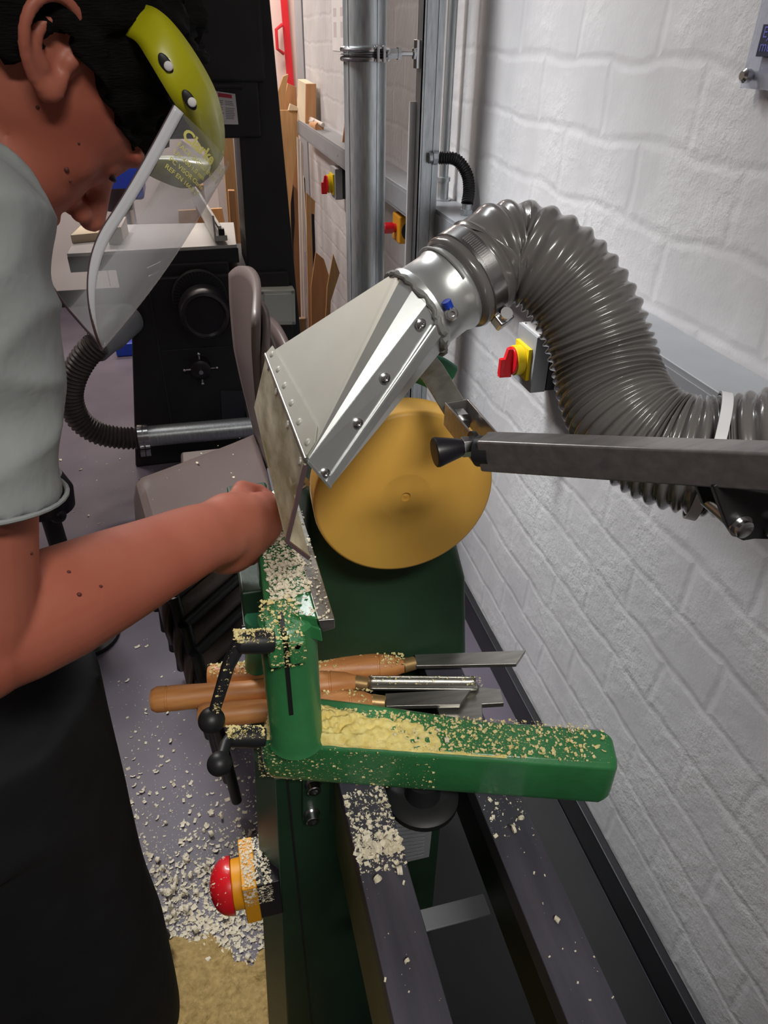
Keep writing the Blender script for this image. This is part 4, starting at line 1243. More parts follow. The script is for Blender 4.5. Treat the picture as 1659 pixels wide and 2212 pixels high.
# cable tie
fine, Lh = resample(hpath, 400)
def near_px(px_, py_):
    best = min(range(400), key=lambda i: (fine[i] - at(px_, py_, 'y', fine[i].y)).length)
    return best
i_ = near_px(1535, 965)
ax_ = (fine[i_ + 2] - fine[i_ - 2]).normalized() + Vector((-.22, 0, -.12))
tie = thing('cable_tie', 'white cable tie strapping hose to the steel arm', 'cable tie', fine[i_])
axn = ax_.normalized(); uu = axn.orthogonal().normalized(); vv = axn.cross(uu)
n = 60
vs, fs = [], []
for k in range(n):
    an = 2 * PI * k / n
    for (dr_, dx_) in ((.0525, -.0042), (.0545, -.0042), (.0545, .0042), (.0525, .0042)):
        vs.append(fine[i_] + (uu * math.cos(an) + vv * math.sin(an)) * dr_ + axn * dx_)
for k in range(n):
    for j in range(4):
        fs.append((k * 4 + j, k * 4 + (j + 1) % 4, ((k + 1) % n) * 4 + (j + 1) % 4, ((k + 1) % n) * 4 + j))
obj('strap', MB().add(vs, fs), mat('white_nylon', (0.66, 0.66, 0.68), 0.35, var=.04), tie)

# ------------------------------------------------ support arm
arm = thing('support_arm', 'steel box section arm with black knob holding the hood', 'arm', at(1340, 980, 'y', .42))
a0, a1 = at(1046, 975, 'y', .460), at(1659, 1006, 'y', .315)
a2 = a0 + (a1 - a0) * 1.5
obj('arm_tube', MB().bar(a0, a2, .022, .0265), M['arm'], arm, bevel=.002)
obj('end_bush', MB().cyl(a0 - (a1 - a0).normalized() * .005, a0 + (a1 - a0).normalized() * .008, .0125, n=24), M['rubber'], arm)
zu = at(961, 869, 'y', .56).z
ub = [at(x, y, 'z', zu) for x, y in ((961, 869), (1012, 860), (1082, 941), (1030, 953))]
m = MB()
for k in range(4):
    a, b = ub[k], ub[(k + 1) % 4]
    d = (b - a).normalized(); nn = Vector((0, 0, 1)).cross(d)
    if (sum(ub, Vector()) / 4 - a).dot(nn) < 0: nn = -nn
    m.prism([a, b, b + nn * .0022, a + nn * .0022], (0, 0, -.023))
obj('pivot_bracket', m, M['arm'], arm, bevel=.0006)
c_ = ub[0].lerp(ub[1], .5).lerp(ub[3], .12) - Vector((0, 0, .012))
obj('bracket_nut', MB().cyl(c_, c_ + (ub[3] - ub[0]).normalized() * .012, .009, n=6).cyl(c_, c_ + (ub[3] - ub[0]).normalized() * .018, .005, n=12), M['steel'], arm)
sp = [at(x, y, 'y', yy) for x, y, yy in ((1028, 953, .49), (1040, 945, .482), (1040, 1000, .482), (1024, 1003, .49))]
obj('clevis_plate', MB().prism([at(1025, 940, 'y', .475), at(1042, 948, 'y', .472), at(1041, 975, 'y', .472), at(1023, 1004, 'y', .475), at(1008, 975, 'y', .48)], (.003, .004, 0)), M['arm'], arm, bevel=.0006)
k0, k1 = at(1000, 966, 'y', .478), at(938, 978, 'y', .478)
obj('washer', MB().cyl(k0 + Vector((.011, 0, .001)), k0 + Vector((.0075, 0, .001)), .0115, n=28), M['rubber'], arm)
obj('hex_nut', MB().cyl(k0 + Vector((.008, 0, 0)), k0 - Vector((.001, 0, 0)), .0085, n=6), M['steel'], arm, bevel=.0005)
Lk = (k1 - k0).length
obj('knob', MB()._revolve(k0, k1 - k0, [(0, .0065), (.003, .0078), (Lk * .9, .0125), (Lk * .97, .0122), (Lk, .0112), (Lk + .0001, 0)], 36), M['blackplastic'], arm, label='black tapered rubber knob')
# flat bar from hood to the bracket
fl = [(at(905, 812, 'y', .60), at(941, 768, 'y', .60)), (at(915, 822, 'y', .592), at(956, 786, 'y', .592)), (at(940, 862, 'y', .575), at(978, 822, 'y', .575)), (at(962, 898, 'y', .560), at(1002, 862, 'y', .560))]
vs = []
for l, r_ in fl:
    vs += [l, r_, r_ + Vector((.0, .004, -.001)), l + Vector((.0, .004, -.001))]
fs = [(i * 4 + k, i * 4 + (k + 1) % 4, i * 4 + 4 + (k + 1) % 4, i * 4 + 4 + k) for i in range(3) for k in range(4)] + [(3, 2, 1, 0), (12, 13, 14, 15)]
obj('flat_bar', MB().add(vs, fs), M['brush'], arm, bevel=.0006)
# pivot bracket of the arm, right
pv = [at(x, y, 'y', .325) for x, y in ((1541, 1052), (1548, 1047), (1720, 1078), (1700, 1160), (1660, 1166), (1630, 1165), (1606, 1169), (1583, 1156), (1572, 1138))]
obj('pivot_cheek', MB().prism(pv, (0, .006, 0)), M['black'], arm, bevel=.001)
obj('pivot_cheek', MB().prism([p + Vector((.002, .03, 0)) for p in pv], (0, .006, 0)), M['black'], arm, bevel=.001)
pn_ = at(1598, 1135, 'y', .325)
obj('pivot_pin', MB()._revolve(pn_ + Vector((0, .035, 0)), (0, -1, 0), [(0, .0065), (.035, .0065), (.035, .0085), (.0365, .0085), (.0365, .0065), (.041, .0065), (.042, .005), (.042, 0)], 28), M['steel'], arm)
pn2 = at(1672, 1135, 'y', .325)
obj('pivot_pin', MB().cyl(pn2 + Vector((0, .035, 0)), pn2 - Vector((0, .008, 0)), .0085, n=24), M['steel'], arm)
obj('wall_strut', MB().bar(pn2 + Vector((.012, .02, 0)), (WX - .004, pn2.y + .02, pn2.z), .03, .03, up=(0, 0, 1)), M['black'], arm, bevel=.002)
obj('wall_plate', MB().box((WX - .006, pn2.y - .05, pn2.z - .07), (WX, pn2.y + .09, pn2.z + .07)), M['black'], arm, bevel=.001)

# ================================================================== person
F_ = Vector((.42126, .23105, -.87701)).normalized(); UH = Vector((.83580, .27652, .47431)).normalized()
S_ = Vector((.35210, -.93282, -.07663)).normalized()
HC = Vector((-.1016, .6575, 1.5564))
HS = .97
def HP(f, u, s=0.0):
    return HC + (F_ * f + UH * u + S_ * s) * HS
def hell(mb, c, r, nu=32, nv=20):
    return mb.ell(HP(*c), F_ * r[0], S_ * r[2], UH * r[1], nu, nv)

def remeshed(mb, voxel, smooth_it=6, factor=0.6):
    me = bpy.data.meshes.new('tmp')
    me.from_pydata(mb.v, [], mb.f)
    import bmesh
    bm = bmesh.new(); bm.from_mesh(me); bmesh.ops.recalc_face_normals(bm, faces=bm.faces); bm.to_mesh(me); bm.free()
    o = bpy.data.objects.new('tmp', me); COL.objects.link(o)
    r = o.modifiers.new('r', 'REMESH'); r.mode = 'VOXEL'; r.voxel_size = voxel
    s = o.modifiers.new('s', 'SMOOTH'); s.iterations = smooth_it; s.factor = factor
    dg = bpy.context.evaluated_depsgraph_get(); dg.update()
    m2 = bpy.data.meshes.new_from_object(o.evaluated_get(dg))
    out = MB()
    out.v = [v.co.copy() for v in m2.vertices]
    out.f = [tuple(p.vertices) for p in m2.polygons]
    bpy.data.objects.remove(o); bpy.data.meshes.remove(me); bpy.data.meshes.remove(m2)
    return out

person = thing('person', 'person in pale t-shirt and black apron bending over, gripping a tool', 'person', (-.30, .62, 0))
# --- joints
SH = at(-135, 520, 'y', .50)                # right shoulder
EL = at(-62, 1392, 'y', .44)                # right elbow
WR = at(438, 1160, 'y', .585)               # right wrist
HD = at(522, 1150, 'y', .63)               # middle of the fist
NK = Vector((-.27, .63, 1.45))
CH = Vector((-.36, .65, 1.27))
WA = Vector((-.385, .66, 1.02))
PE = Vector((-.375, .66, .93))
SHL = Vector((-.27, .84, 1.38)); ELL = at(40, 1345, 'y', .80); HDL = at(505, 1160, 'y', .72)

body = MB()
# head
hell(body, (-.012, .040), (.098, .092, .076))
hell(body, (.020, .010), (.078, .085, .068))
hell(body, (.046, -.045), (.050, .062, .056))
hell(body, (.030, -.070), (.056, .040, .052))
hell(body, (.076, -.100), (.020, .018, .024), 20, 12)
for s in (-1, 1):
    hell(body, (.083, .020, s * .026), (.013, .010, .026), 20, 12)
    hell(body, (.056, -.020, s * .043), (.022, .022, .018), 20, 12)
    hell(body, (.079, -.001, s * .031), (.0115, .011, .014), 20, 12)
    hell(body, (.104, -.040, s * .013), (.0095, .0085, .007), 16, 10)
body.tube([HP(.088, .010), HP(.099, -.010), HP(.112, -.028), HP(.114, -.037)], [.009, .0095, .0115, .0115], 16)
body.sph(HP(.117, -.034), .0115, 16, 12)
hell(body, (.090, -.062), (.014, .010, .024), 20, 12)
hell(body, (.094, -.060), (.010, .0055, .020), 20, 12)
hell(body, (.091, -.073), (.010, .0065, .018), 20, 12)
# ears
def ear(s):
    def E(f, u, w):
        c_, q_ = math.cos(.68) * .84, math.sin(.68) * .84
        f, u = f + .010, u
        return HP(f * c_ - u * q_ - .012, f * q_ + u * c_ + .004, s * (.0735 + w * .9))
    rim = [E(.012, .004, .002), (E(.012, .018, .006)), E(.004, .032, .011), E(-.012, .036, .016), E(-.026, .026, .019), E(-.031, .008, .019), E(-.026, -.012, .015), E(-.016, -.026, .010), E(-.004, -.033, .008), E(.004, -.026, .006), E(.007, -.012, .003)]
    body.tube(catmull(rim, 5), [.0042] * (5 * 10 + 1), 10)
    body.tube(catmull([E(-.004, .022, .007), E(-.018, .012, .010), E(-.018, -.006, .010), E(-.008, -.016, .008)], 5), .0042, 10)
    body.ell(E(-.013, .004, .001), (F_ * .78 + UH * .63) * .015, (UH * .78 - F_ * .63) * .026, S_ * s * .004 + F_ * -.003, 20, 10)
    body.ell(E(-.002, -.028, .006), F_ * .009, UH * .011, S_ * s * .005, 16, 10)
    body.ell(E(.009, -.004, .003), F_ * .006, UH * .008, S_ * s * .006, 12, 8)
ear(1); ear(-1)
# neck, trunk
body.tube([HP(-.035, -.01), HP(-.055, -.07), NK + Vector((.03, 0, .02)), NK + Vector((-.03, 0, -.04))], [.060, .058, .064, .085], 28)
body.tube([NK + Vector((-.02, 0, -.04)), CH, WA, PE], [.10, .145, .135, .145], 32, flat=.8)
body.tube([SHL, SH], [.055, .052], 24)
# right arm
body.tube([SH, SH.lerp(EL, .5), EL.lerp(SH, .1), EL], [.054, .050, .0465, .044], 28)
body.sph(EL, .0455, 24, 16)
fa = WR - EL
body.tube([EL, EL.lerp(WR, .15), EL.lerp(WR, .32), EL.lerp(WR, .55), EL.lerp(WR, .78), WR, WR.lerp(HD, .4), WR.lerp(HD, .75)], [.043, .0465, .047, .043, .038, .0345, .0335, .026], 28)
body.tube([SHL, ELL, ELL.lerp(HDL, .4), HDL], [.050, .043, .042, .028], 24)
body.ell(HDL, (.035, 0, .01), (0, .03, 0), (0, 0, .035))
# right fist: back of the hand to the camera
hx = (HD - WR).normalized()                          # along the hand
hv = Vector((0, -.35, .94)); hv = (hv - hx * hv.dot(hx)).normalized()     # across, towards the thumb side
hn = hx.cross(hv).normalized()
if hn.y > 0: hn = -hn                                # back of the hand, towards the camera
HO = HD + hx * .000
body.ell(HO - hv * .010 - hx * .006, hx * .048, hv * .040, hn * .028, 28, 18)
body.ell(HO - hx * .012 + hv * .012, hx * .046, hv * .033, hn * .029, 28, 18)
body.ell(HO - hx * 0.0045, hx * 0.0515, hv * 0.0426, hn * 0.0291, 28, 18)
body.ell(HO + hx * 0.0179 + hv * 0.0112, hx * 0.0336, hv * 0.0358, hn * 0.0280, 24, 16)
body.ell(HO - hx * 0.0314 + hv * 0.0157 - hn * 0.0045, hx * 0.0336, hv * 0.0291, hn * 0.0291, 24, 16)
for k, (v0, ln, r) in enumerate(((.029, .95, .0108), (.0105, 1.05, .0112), (-.008, 1.0, .0108), (-.0255, .85, .0098))):
    b = HO + hx * (.028 - abs(k - 1.2) * .003) + hv * v0 + hn * 0.0112
    p1 = b + hx * 0.0224 * ln - hn * 0.0090
    p2 = p1 + hx * 0.0045 - hn * 0.0336 * ln
    p3 = p2 - hx * 0.0224 * ln - hn * 0.0112
    p4 = p3 - hx * 0.0179 + hn * 0.0090
    body.tube([b - hx * 0.0224, b, p1, p2, p3, p4], [r * 1.05, r * 1.12, r * 1.05, r, r * .92, r * .8], 14)
    for q_, rr in ((p1, 1.08), (p2, 1.02), (p4, .8)):
        body.sph(q_, r * rr, 14, 10)
# thumb lies along the tool
tb = HO - hx * .022 + hv * .022 - hn * .016
t1 = tb + hx * .034 + hv * .004 - hn * .010
t2 = t1 + hx * .030 - hv * .002 - hn * .010
t3 = t2 + hx * .022 - hv * .004 - hn * .006
body.tube([tb, t1, t2, t3], [.015, .0125, .0108, .0088], 14)
body.sph(t3, .0088, 14, 10)
# legs
hipR, hipL = Vector((-.36, .58, .90)), Vector((-.36, .75, .90))
knR, knL = Vector((-.30, .60, .50)), Vector((-.32, .78, .49))
anR, anL = Vector((-.42, .60, .09)), Vector((-.44, .80, .09))
for h_, k_, a_ in ((hipR, knR, anR), (hipL, knL, anL)):
    body.tube([h_, h_.lerp(k_, .5), k_, k_.lerp(a_, .35), a_], [.082, .070, .055, .054, .038], 24)
    body.ell(a_ + Vector((.07, 0, -.045)), (.13, 0, 0), (0, .042, 0), (0, 0, .04))
skin = remeshed(body, .0026, 4, .5)
V = np.array([tuple(v) for v in skin.v]); 
E_ = np.array([(f[i], f[(i + 1) % len(f)]) for f in skin.f for i in range(len(f))])
deg = np.bincount(np.concatenate([E_[:, 0], E_[:, 1]]), minlength=len(V))[:, None].astype(float)
wc = np.array(WR.lerp(HD, .38)); d_ = np.linalg.norm(V - wc, axis=1)
wt = np.clip((.062 - d_) / .025, 0, 1)
ck = np.array(HP(.045, -.025, .05)); d2 = np.linalg.norm(V - ck, axis=1)
wt = np.maximum(wt, np.clip((.034 - d2) / .015, 0, 1))[:, None] * .6
for _ in range(60):
    acc = np.zeros_like(V)
    for c0_ in range(3):
        acc[:, c0_] = np.bincount(E_[:, 0], V[E_[:, 1], c0_], len(V)) + np.bincount(E_[:, 1], V[E_[:, 0], c0_], len(V))
    V += (acc / deg - V) * wt
skin.v = [Vector(v) for v in V]
sk = obj('body', skin, M['skin'], person, angle=180)

# moles on arm and cheek
sk_pts = skin.v
def surf(px, py, y0_=.3, y1_=.9):
    o_ = CAM; d = (at(px, py, 'y', 1.0) - CAM).normalized()
    best, bd = None, 1e9
    for v in sk_pts:
        w_ = v - o_; tt = w_.dot(d)
        if (w_ - d * tt).length < .0045 and tt < bd:
            bd = tt; best = v
    return best
for (x, y, r_) in ((157, 1228, .0016), (230, 1268, .0015), (184, 1283, .0020), (82, 1195, .0014), (153, 378, .0020), (82, 248, .0013), (157, 405, .0012), (175, 320, .001)):
    p = surf(x, y)
    if p: obj('mole', MB().ell(p, (r_, 0, 0), (0, r_ * .7, 0), (0, 0, r_), 10, 6), mat('mole', (0.10, 0.025, 0.02), 0.6, var=.1), sk)

# eye, eyebrow
for s in (-1, 1):
    m = MB()
    hell(m, (.0888, -.0045, s * .033), (.0042, .0022, .0105), 16, 8)
    obj('eye', m, M['rubber'], person)
for s in (-1, 1):
    m = MB().tube(catmull([HP(.094, .017, s * .012), HP(.094, .025, s * .028), HP(.083, .025, s * .044)], 5), .0035, 8, flat=.6)
    obj('eyebrow', m, M['hair'], person)

# hair
def hairf(u, v):
    th = u * 2 * PI; ph = v * PI * .74
    # local directions: crown along UH
    lf, ls, lu = math.sin(ph) * math.cos(th), math.sin(ph) * math.sin(th), math.cos(ph)
    rf, ru, rs = .112, .103, .088
    nz = noise.noise(Vector((lf * 7, ls * 7, lu * 7))) * .006 + noise.noise(Vector((lf * 26, ls * 26, lu * 9))) * .004
    k = 1.0
    f_, u_, s_ = lf * rf, lu * ru, ls * rs
    low = .018 if f_ > -.005 else -.03 - .35 * max(0, -f_ - .03)
    if f_ > -.005 and f_ < .045 and abs(s_) > .05: low = .016
    uu_ = .040 + u_
    if uu_ < low:
        k = .84
    return HP(-.012 + f_ * k + nz, .040 + u_ * k + nz, s_ * k + nz * math.copysign(1, ls))
hm = MB().grid(hairf, 96, 64)
obj('hair', hm, M['hair'], person, angle=180, weld=True)

# shirt
sh = MB()
sh.tube([NK + Vector((-.020, 0, -.012)), NK + Vector((-.035, 0, -.035)), NK + Vector((-.045, 0, -.07)), CH, WA + Vector((0, 0, .05))], [.104, .124, .150, .172, .162], 32, flat=.8)
sh.tube([SHL + Vector((0, .02, 0)), SH + Vector((.0, .0, .0))], [.072, .070], 24)
sh.tube([SHL + Vector((-.02, .0, .01)), NK + Vector((-.05, 0, -.035)), SH + Vector((-.02, 0, .005))], [.070, .088, .068], 28)
hem = at(22, 1062, 'y', .46)
HM = SH.lerp(EL, .62)
dv = (EL - SH).normalized()
k_ = (hem.z - SH.z) / (EL.z - SH.z)
HM = SH.lerp(EL, k_)
sh.tube([SH + Vector((-.03, .03, .025)), SH, SH.lerp(HM, .35), SH.lerp(HM, .7), HM - dv * .012, HM], [.062, .069, .069, .066, .067, .068], 36)
sh.tube([SHL, SHL.lerp(ELL, .55)], [.068, .066], 24)
shm = remeshed(sh, .0045, 10, .5)
for i, v in enumerate(shm.v):
    n1 = noise.noise(v * 13) * .0060 + noise.noise(Vector((v.x * 30, v.y * 30, v.z * 9))) * .0035
    ridge = abs(noise.noise(Vector((v.x * 9 + v.z * 12, v.y * 9, v.z * 15 - v.x * 6)))) * -.011
    c = SH.lerp(HM, .5)
    d = (v - Vector((c.x, c.y, v.z))).normalized()
    shm.v[i] = v + d * (n1 + ridge + .002)
shirt = obj('t_shirt', shm, M['shirt'], person, angle=180, label='pale grey short sleeved t-shirt')
seam = [HM - dv * .022 + (dv.orthogonal().normalized() * math.cos(2 * PI * k / 40) + dv.cross(dv.orthogonal().normalized()) * math.sin(2 * PI * k / 40)) * .0675 for k in range(40)]
obj('sleeve_hem', MB().tube([p + dv * .021 for p in seam], .0018, 8, closed=True), M['shirt'], shirt)

# black apron and trousers
ap = MB()
ap.tube([CH + Vector((.02, 0, -.02)), WA + Vector((.015, 0, 0)), PE + Vector((.01, 0, -.02)), Vector((-.355, .65, .8))], [.172, .172, .182, .19], 36, flat=.85)
ap.tube([(-.335, .64, .95), (-.320, .63, .70), (-.312, .62, .42), (-.325, .62, .16)], [.150, .126, .122, .122], 32, flat=1.1)
for h_, k_, a_ in ((hipR, knR, anR), (hipL, knL, anL)):
    ap.tube([h_, h_.lerp(k_, .5), k_, k_.lerp(a_, .5), a_ + Vector((0, 0, .02))], [.105, .095, .080, .075, .068], 24)
apm = remeshed(ap, .009, 8, .5)
for i, v in enumerate(apm.v):
    apm.v[i] = v + Vector((1, -.3, 0)) * (noise.noise(Vector((v.x * 12, v.y * 12, v.z * 4))) * .010)
obj('apron', apm, M['apron'], person, angle=180, label='black apron over dark trousers')
for a_ in (anR, anL):
    obj('shoe', MB().ell(a_ + Vector((.07, 0, -.042)), (.145, 0, 0), (0, .052, 0), (0, 0, .046)), M['rubber'], person)

# ================================================================== face visor
visor = thing('face_visor', 'clear face visor with yellow brow guard worn on the head', 'face visor', HP(.1, .05))
Fp = at(470, 352, 'y', .655)
Np = at(377, 228, 'y', .575)
G_ = F_.copy()
LT = -S_                                     # towards the far side
DV = (-UH + F_ * .33).normalized()
HWd = .085
BK = (Np - Fp) + LT * HWd                     # sets back from front to side
def arc(t):
    return Fp + LT * (HWd * math.sin(t * PI / 2)) + BK * (1 - math.cos(t * PI / 2))
LEN = .178
def shieldp(a, b):
    t = 2 * a - 1
    if b > .50:
        k = (b - .50) / .50
        t *= (1 - .86 * (1 - math.sqrt(max(0, 1 - k * k))))
    return arc(t) + DV * (LEN * b) + G_ * (.006 * math.sin(PI * b))
sheet = MB().grid(lambda u, v: shieldp(u, v), 60, 60)
sh_ = obj('shield', sheet, M['clear'], visor, angle=180, label='curved transparent shield')
rimp = [shieldp(0, k / 60) for k in range(61)] + [shieldp(k / 60, 1) for k in range(1, 61)] + [shieldp(1, 1 - k / 60) for k in range(1, 61)]
obj('edge_strip', MB().grid(lambda u, v: shieldp(.03 * u, .96 * v) + S_ * .0006 - G_ * .0004, 3, 60), M['rim'], sh_, thick=.001, label='milky near edge of the shield')
obj('shield_rim', MB().tube(rimp, .0011, 8), M['edge'], sh_)
# printing on the shield near the brow
def wr(x, y):
    return shieldp(.05 + x * 5.2, .01 - y / LEN) + G_ * .0008 + S_ * .0006
yel = mat('yellow_print', (0.72, 0.66, 0.20), 0.6, var=.04)
def line_(s, size, x0, y0_):
    mm = text_mb(s, size, (0, 0, 0), (1, 0, 0), (0, 1, 0), (0, 0, 1), warp=lambda x, y: wr(x + x0, y + y0_), bold=size * (.035 if size > .008 else .01))
    obj('printed_line', mm, yel, sh_)
line_('Clarke', .0098, 0, -.010)
line_('1 B  CE', .0070, .034, -.010)
for k, s in enumerate(('FACE SHIELD EN 166 1B', 'UV 400 1.0 mm', 'PC VISOR Clarke', 'REF EN 166 B 2C')):
    line_(s, .0042, 0.0, -.0165 - k * .0055)
# yellow brow guard: inner edge, crease and outer edge from near temple round to the far side
GU = [((266, 74, .60), (286, 40, .60), (300, 10, .61)), ((296, 92, .588), (322, 60, .588), (340, 22, .595)), ((322, 132, .578), (354, 100, .579), (382, 62, .588)),
      ((362, 200, .573), (396, 166, .576), (432, 135, .588)), ((398, 256, .583), (434, 236, .586), (467, 206, .600)),
      ((432, 312, .605), (460, 296, .611), (482, 276, .628)), ((458, 362, .640), (472, 348, .646), (479, 338, .662)),
      ((430, 396, .690), (446, 372, .690), (462, 345, .70)), ((388, 405, .725), (408, 372, .725), (425, 342, .73)), ((340, 388, .75), (362, 362, .75), (375, 338, .755)), ((307, 371, .765), (322, 352, .765), (335, 340, .77))]
rows = [catmull([at(g[k][0], g[k][1], 'y', g[k][2]) for g in GU], 8) for k in range(3)]
vs, fs = [], []
for i in range(len(rows[0])):
    a_, b_, c_ = rows[0][i], rows[1][i], rows[2][i]
    vs += [a_, a_.lerp(b_, .5) + S_ * .001, b_, b_.lerp(c_, .5), c_]
for i in range(len(rows[0]) - 1):
    for k in range(4):
        fs.append((i * 5 + k, i * 5 + k + 1, i * 5 + 5 + k + 1, i * 5 + 5 + k))
bg = obj('brow_guard', MB().add(vs, fs), M['visyellow'], visor, thick=.0024, angle=50, label='yellow plastic brow guard')
obj('guard_end', MB().tube(catmull([rows[0][0].lerp(rows[2][0], .4), at(246, 88, 'y', .605), at(234, 104, 'y', .61), at(237, 122, 'y', .615)], 6), [.010 - .0004 * k for k in range(19)], 10, flat=.22), M['visyellow'], bg)
for (x, y, dx_, dy_) in ((358, 138, .45, .75), (409, 216, .5, .8)):
    c = at(x, y, 'y', .5735)
    ax1 = (at(x + dx_ * 20, y + dy_ * 20, 'y', .5735) - c).normalized()
    ax2 = ax1.cross(Vector((0, 1, 0)))
    obj('slot', MB().ell(c, ax1 * .0068, ax2 * .0036, (0, .0012, 0), 20, 8), M['black'], bg)
    c2 = at(x + 6, y + 5, 'y', .571)
    obj('slot_screw', MB().ell(c2, (.003, 0, 0), (0, .0012, 0), (0, 0, .003), 16, 8), M['paper'], bg)
# gouge held in the hand
tip = Vector((SX - .1005, DY + .02, 1.166)); tip = at(662, 1040, 'y', .645)
gh = at(560, 1100, 'y', .668)
gd = (gh - tip).normalized()
t = thing('held_gouge', 'turning gouge held in the fist, its edge on the disc rim', 'turning tool', gh)
obj('blade', MB().cyl(tip, gh, .0055, n=16), M['brush'], t)
obj('handle', MB()._revolve(gh - gd * .01, gd, [(0, .008), (.01, .013), (.1, .014), (.22, .0155), (.25, .013), (.2501, 0)], 24), M['beech'], t)

# ================================================================== sawdust
def on_bed(x0, x1, dens):
    def f(r):
        y = YE + 1.0 * r.random()
        return (r.uniform(x0, x1), y, BZ)
    return f
def stuff(name, mb, m, label, cat='sawdust'):
    o = obj(name, mb, m, smooth=False)
    tag(o, label, cat, kind='stuff')
    return o
# banjo top
def onb(r):
    a = .005 + min(1, r.random() ** 3.2 + .05 * r.random()) * (Lb - .03) * r.uniform(.93, 1)
    b = r.uniform(.004, .055)
    return BP(a, b, HB)
mb = chips(onb, 6500, .0018, 11)
def onb2(r):
    return BP(r.random() ** 1.0 * Lb * .97 + .004, r.uniform(.004, .052), HB)
b3 = chips(onb2, 500, .0020, 12); mb.add(b3.v, b3.f)
stuff('shavings', mb, M['chipy'], 'fine pale shavings scattered over the green tool rest base', 'shavings')
# dust mound beside the post
def mound(u, v):
    a = .045 + u * .23; wb = .064 - .014 * min(1, u * 3)
    b = .003 + v * (wb - .006)
    vp = min(1, 5 * v, 5 * (1 - v))
    h = (.0095 * math.exp(-((u - .05) / .22) ** 2) + .0036 * math.exp(-((u - .35) / .32) ** 2)) * max(vp, 0) ** .5
    p = BP(a, b, HB)
    h = h * (1 + .7 * noise.noise(p * 150)) - .0009 - .0016 * (noise.noise(p * 60) + .5)
    p.z += max(-.003, h)
    return p
m = MB().grid(mound, 150, 46)
stuff('sawdust', m, M['dust'], 'yellow mound of sawdust around the foot of the green post')
# front face dust
def onf(r):
    a = r.random() ** 1.5 * .20
    p = BP(a, -.0006, r.uniform(.01, HB))
    return p
stuff('sawdust', chips(onf, 900, .0013, 13, up=-nb), M['chipy'], 'dust specks clinging to the front face of the green base')
pts_ = [BP(Lb * k, r_, HB) for k, r_ in ((.50, .03), (.62, .04), (.53, .018), (.88, .042), (.38, .02))]
stuff('curled_shavings', curls(pts_, .003, .0025, 4), M['chip'], 'a few curled pale shavings on top of the green base', 'shavings')
# lever dust
def onl(a, b):
    def f(r):
        k = r.random(); an = r.uniform(-.9, .9)
        return a.lerp(b, k) + Vector((0, -.0105 * math.sin(an), .0105 * math.cos(an)))
    return f
mb = chips(onl(lv1[0], lv1[1]), 700, .0015, 21); b3 = chips(onl(lv2[0], lv2[1]), 700, .0015, 22); mb.add(b3.v, b3.f)
def onarm(a, b):
    def f(r):
        return a.lerp(b, r.random()) + Vector((r.uniform(-.004, .004), -.0052, .001))
    return f
for a, b in ((lv1[1], lv1[2]), (lv2[1], lv2[2])):
    b3 = chips(onarm(a, b), 160, .0012, 23, up=(0, -1, 0)); mb.add(b3.v, b3.f)
def onlug(r):
    return (sx + r.uniform(-.016, .018), fy - .0125, zl0 + (ztop - zl0) * (1 - r.random() ** 1.6))
b3 = chips(onlug, 260, .0012, 24, up=(0, -1, 0)); mb.add(b3.v, b3.f)
def ontop(r):
    return (sx + r.uniform(-.020, .018), PY + r.uniform(-pr - .01, pr * .8), ztop + .001)
b3 = chips(ontop, 420, .0018, 25); mb.add(b3.v, b3.f)
stuff('sawdust', mb, M['chipy'], 'sawdust crusted on the clamp levers and post top')
# on tool rest
def onr(r):
    k = r.random(); w_ = r.random()
    p = Vector((xs0 - .0055, ys0 + .004 + k * .2, rz)).lerp(Vector((xs0 - .045, ys0 + .035 + k * .17, rz - .011)), w_)
    if r.random() < .9 and (k < .08 + .12 * (1 - w_)): return None
    return p
mb = chips(onr, 3200, .0022, 31)
b3 = chips(lambda r: (xs0 + r.uniform(-.006, .008), ys0 + .25 * r.random(), rz + .0004), 300, .0014, 32); mb.add(b3.v, b3.f)
stuff('sawdust', mb, M['chip'], 'pale sawdust piled on the green web of the tool rest')
# bed ways
def way_pts(x0, x1, ymid, spread):
    def f(r):
        return (r.uniform(x0, x1), r.uniform(ymid - spread, ymid + spread), BZ)
    return f
mb = chips(way_pts(.084, .133, .44, .05), 700, .0024, 41)
for args in ((way_pts(.084, .133, .42, .012), 300, .0034, 42), (way_pts(.084, .133, .25, .3), 110, .002, 43), (way_pts(.234, .281, .42, .025), 70, .002, 44), (way_pts(.234, .281, .25, .3), 90, .0015, 45), (way_pts(.236, .30, .60, .03), 200, .0018, 46), (way_pts(.09, .13, .62, .08), 500, .0022, 47)):
    b3 = chips(*args); mb.add(b3.v, b3.f)
b3 = curls([(.100, .38, BZ), (.125, .385, BZ), (.255, .40, BZ), (.262, .30, BZ), (.27, .41, BZ), (.108, .30, BZ), (.12, .42, BZ), (.11, .43, BZ), (.105, .42, BZ)], .004, .003, 5); mb.add(b3.v, b3.f)
stuff('shavings', mb, M['chip'], 'loose shavings scattered along the two steel bed ways', 'shavings')
# on the tools
def ont(a, b, r0):
    def f(r):
        an = r.uniform(-.8, .8)
        return a.lerp(b, r.random()) + Vector((0, -r0 * math.sin(an), r0 * math.cos(an)))
    return f
za = BZ + .017
mb = chips(ont(at(452, 1462, 'z', za), at(872, 1438, 'z', za), .0165), 1100, .0018, 51)
b3 = chips(ont(at(800, 1478, 'z', za), at(1037, 1480, 'z', za), .0105), 260, .0012, 52); mb.add(b3.v, b3.f)
b3 = chips(ont(at(700, 1522, 'z', za), at(806, 1516, 'z', za), .0165), 140, .0018, 53); mb.add(b3.v, b3.f)
stuff('sawdust', mb, M['chipy'], 'sawdust settled on the handles of the turning tools')
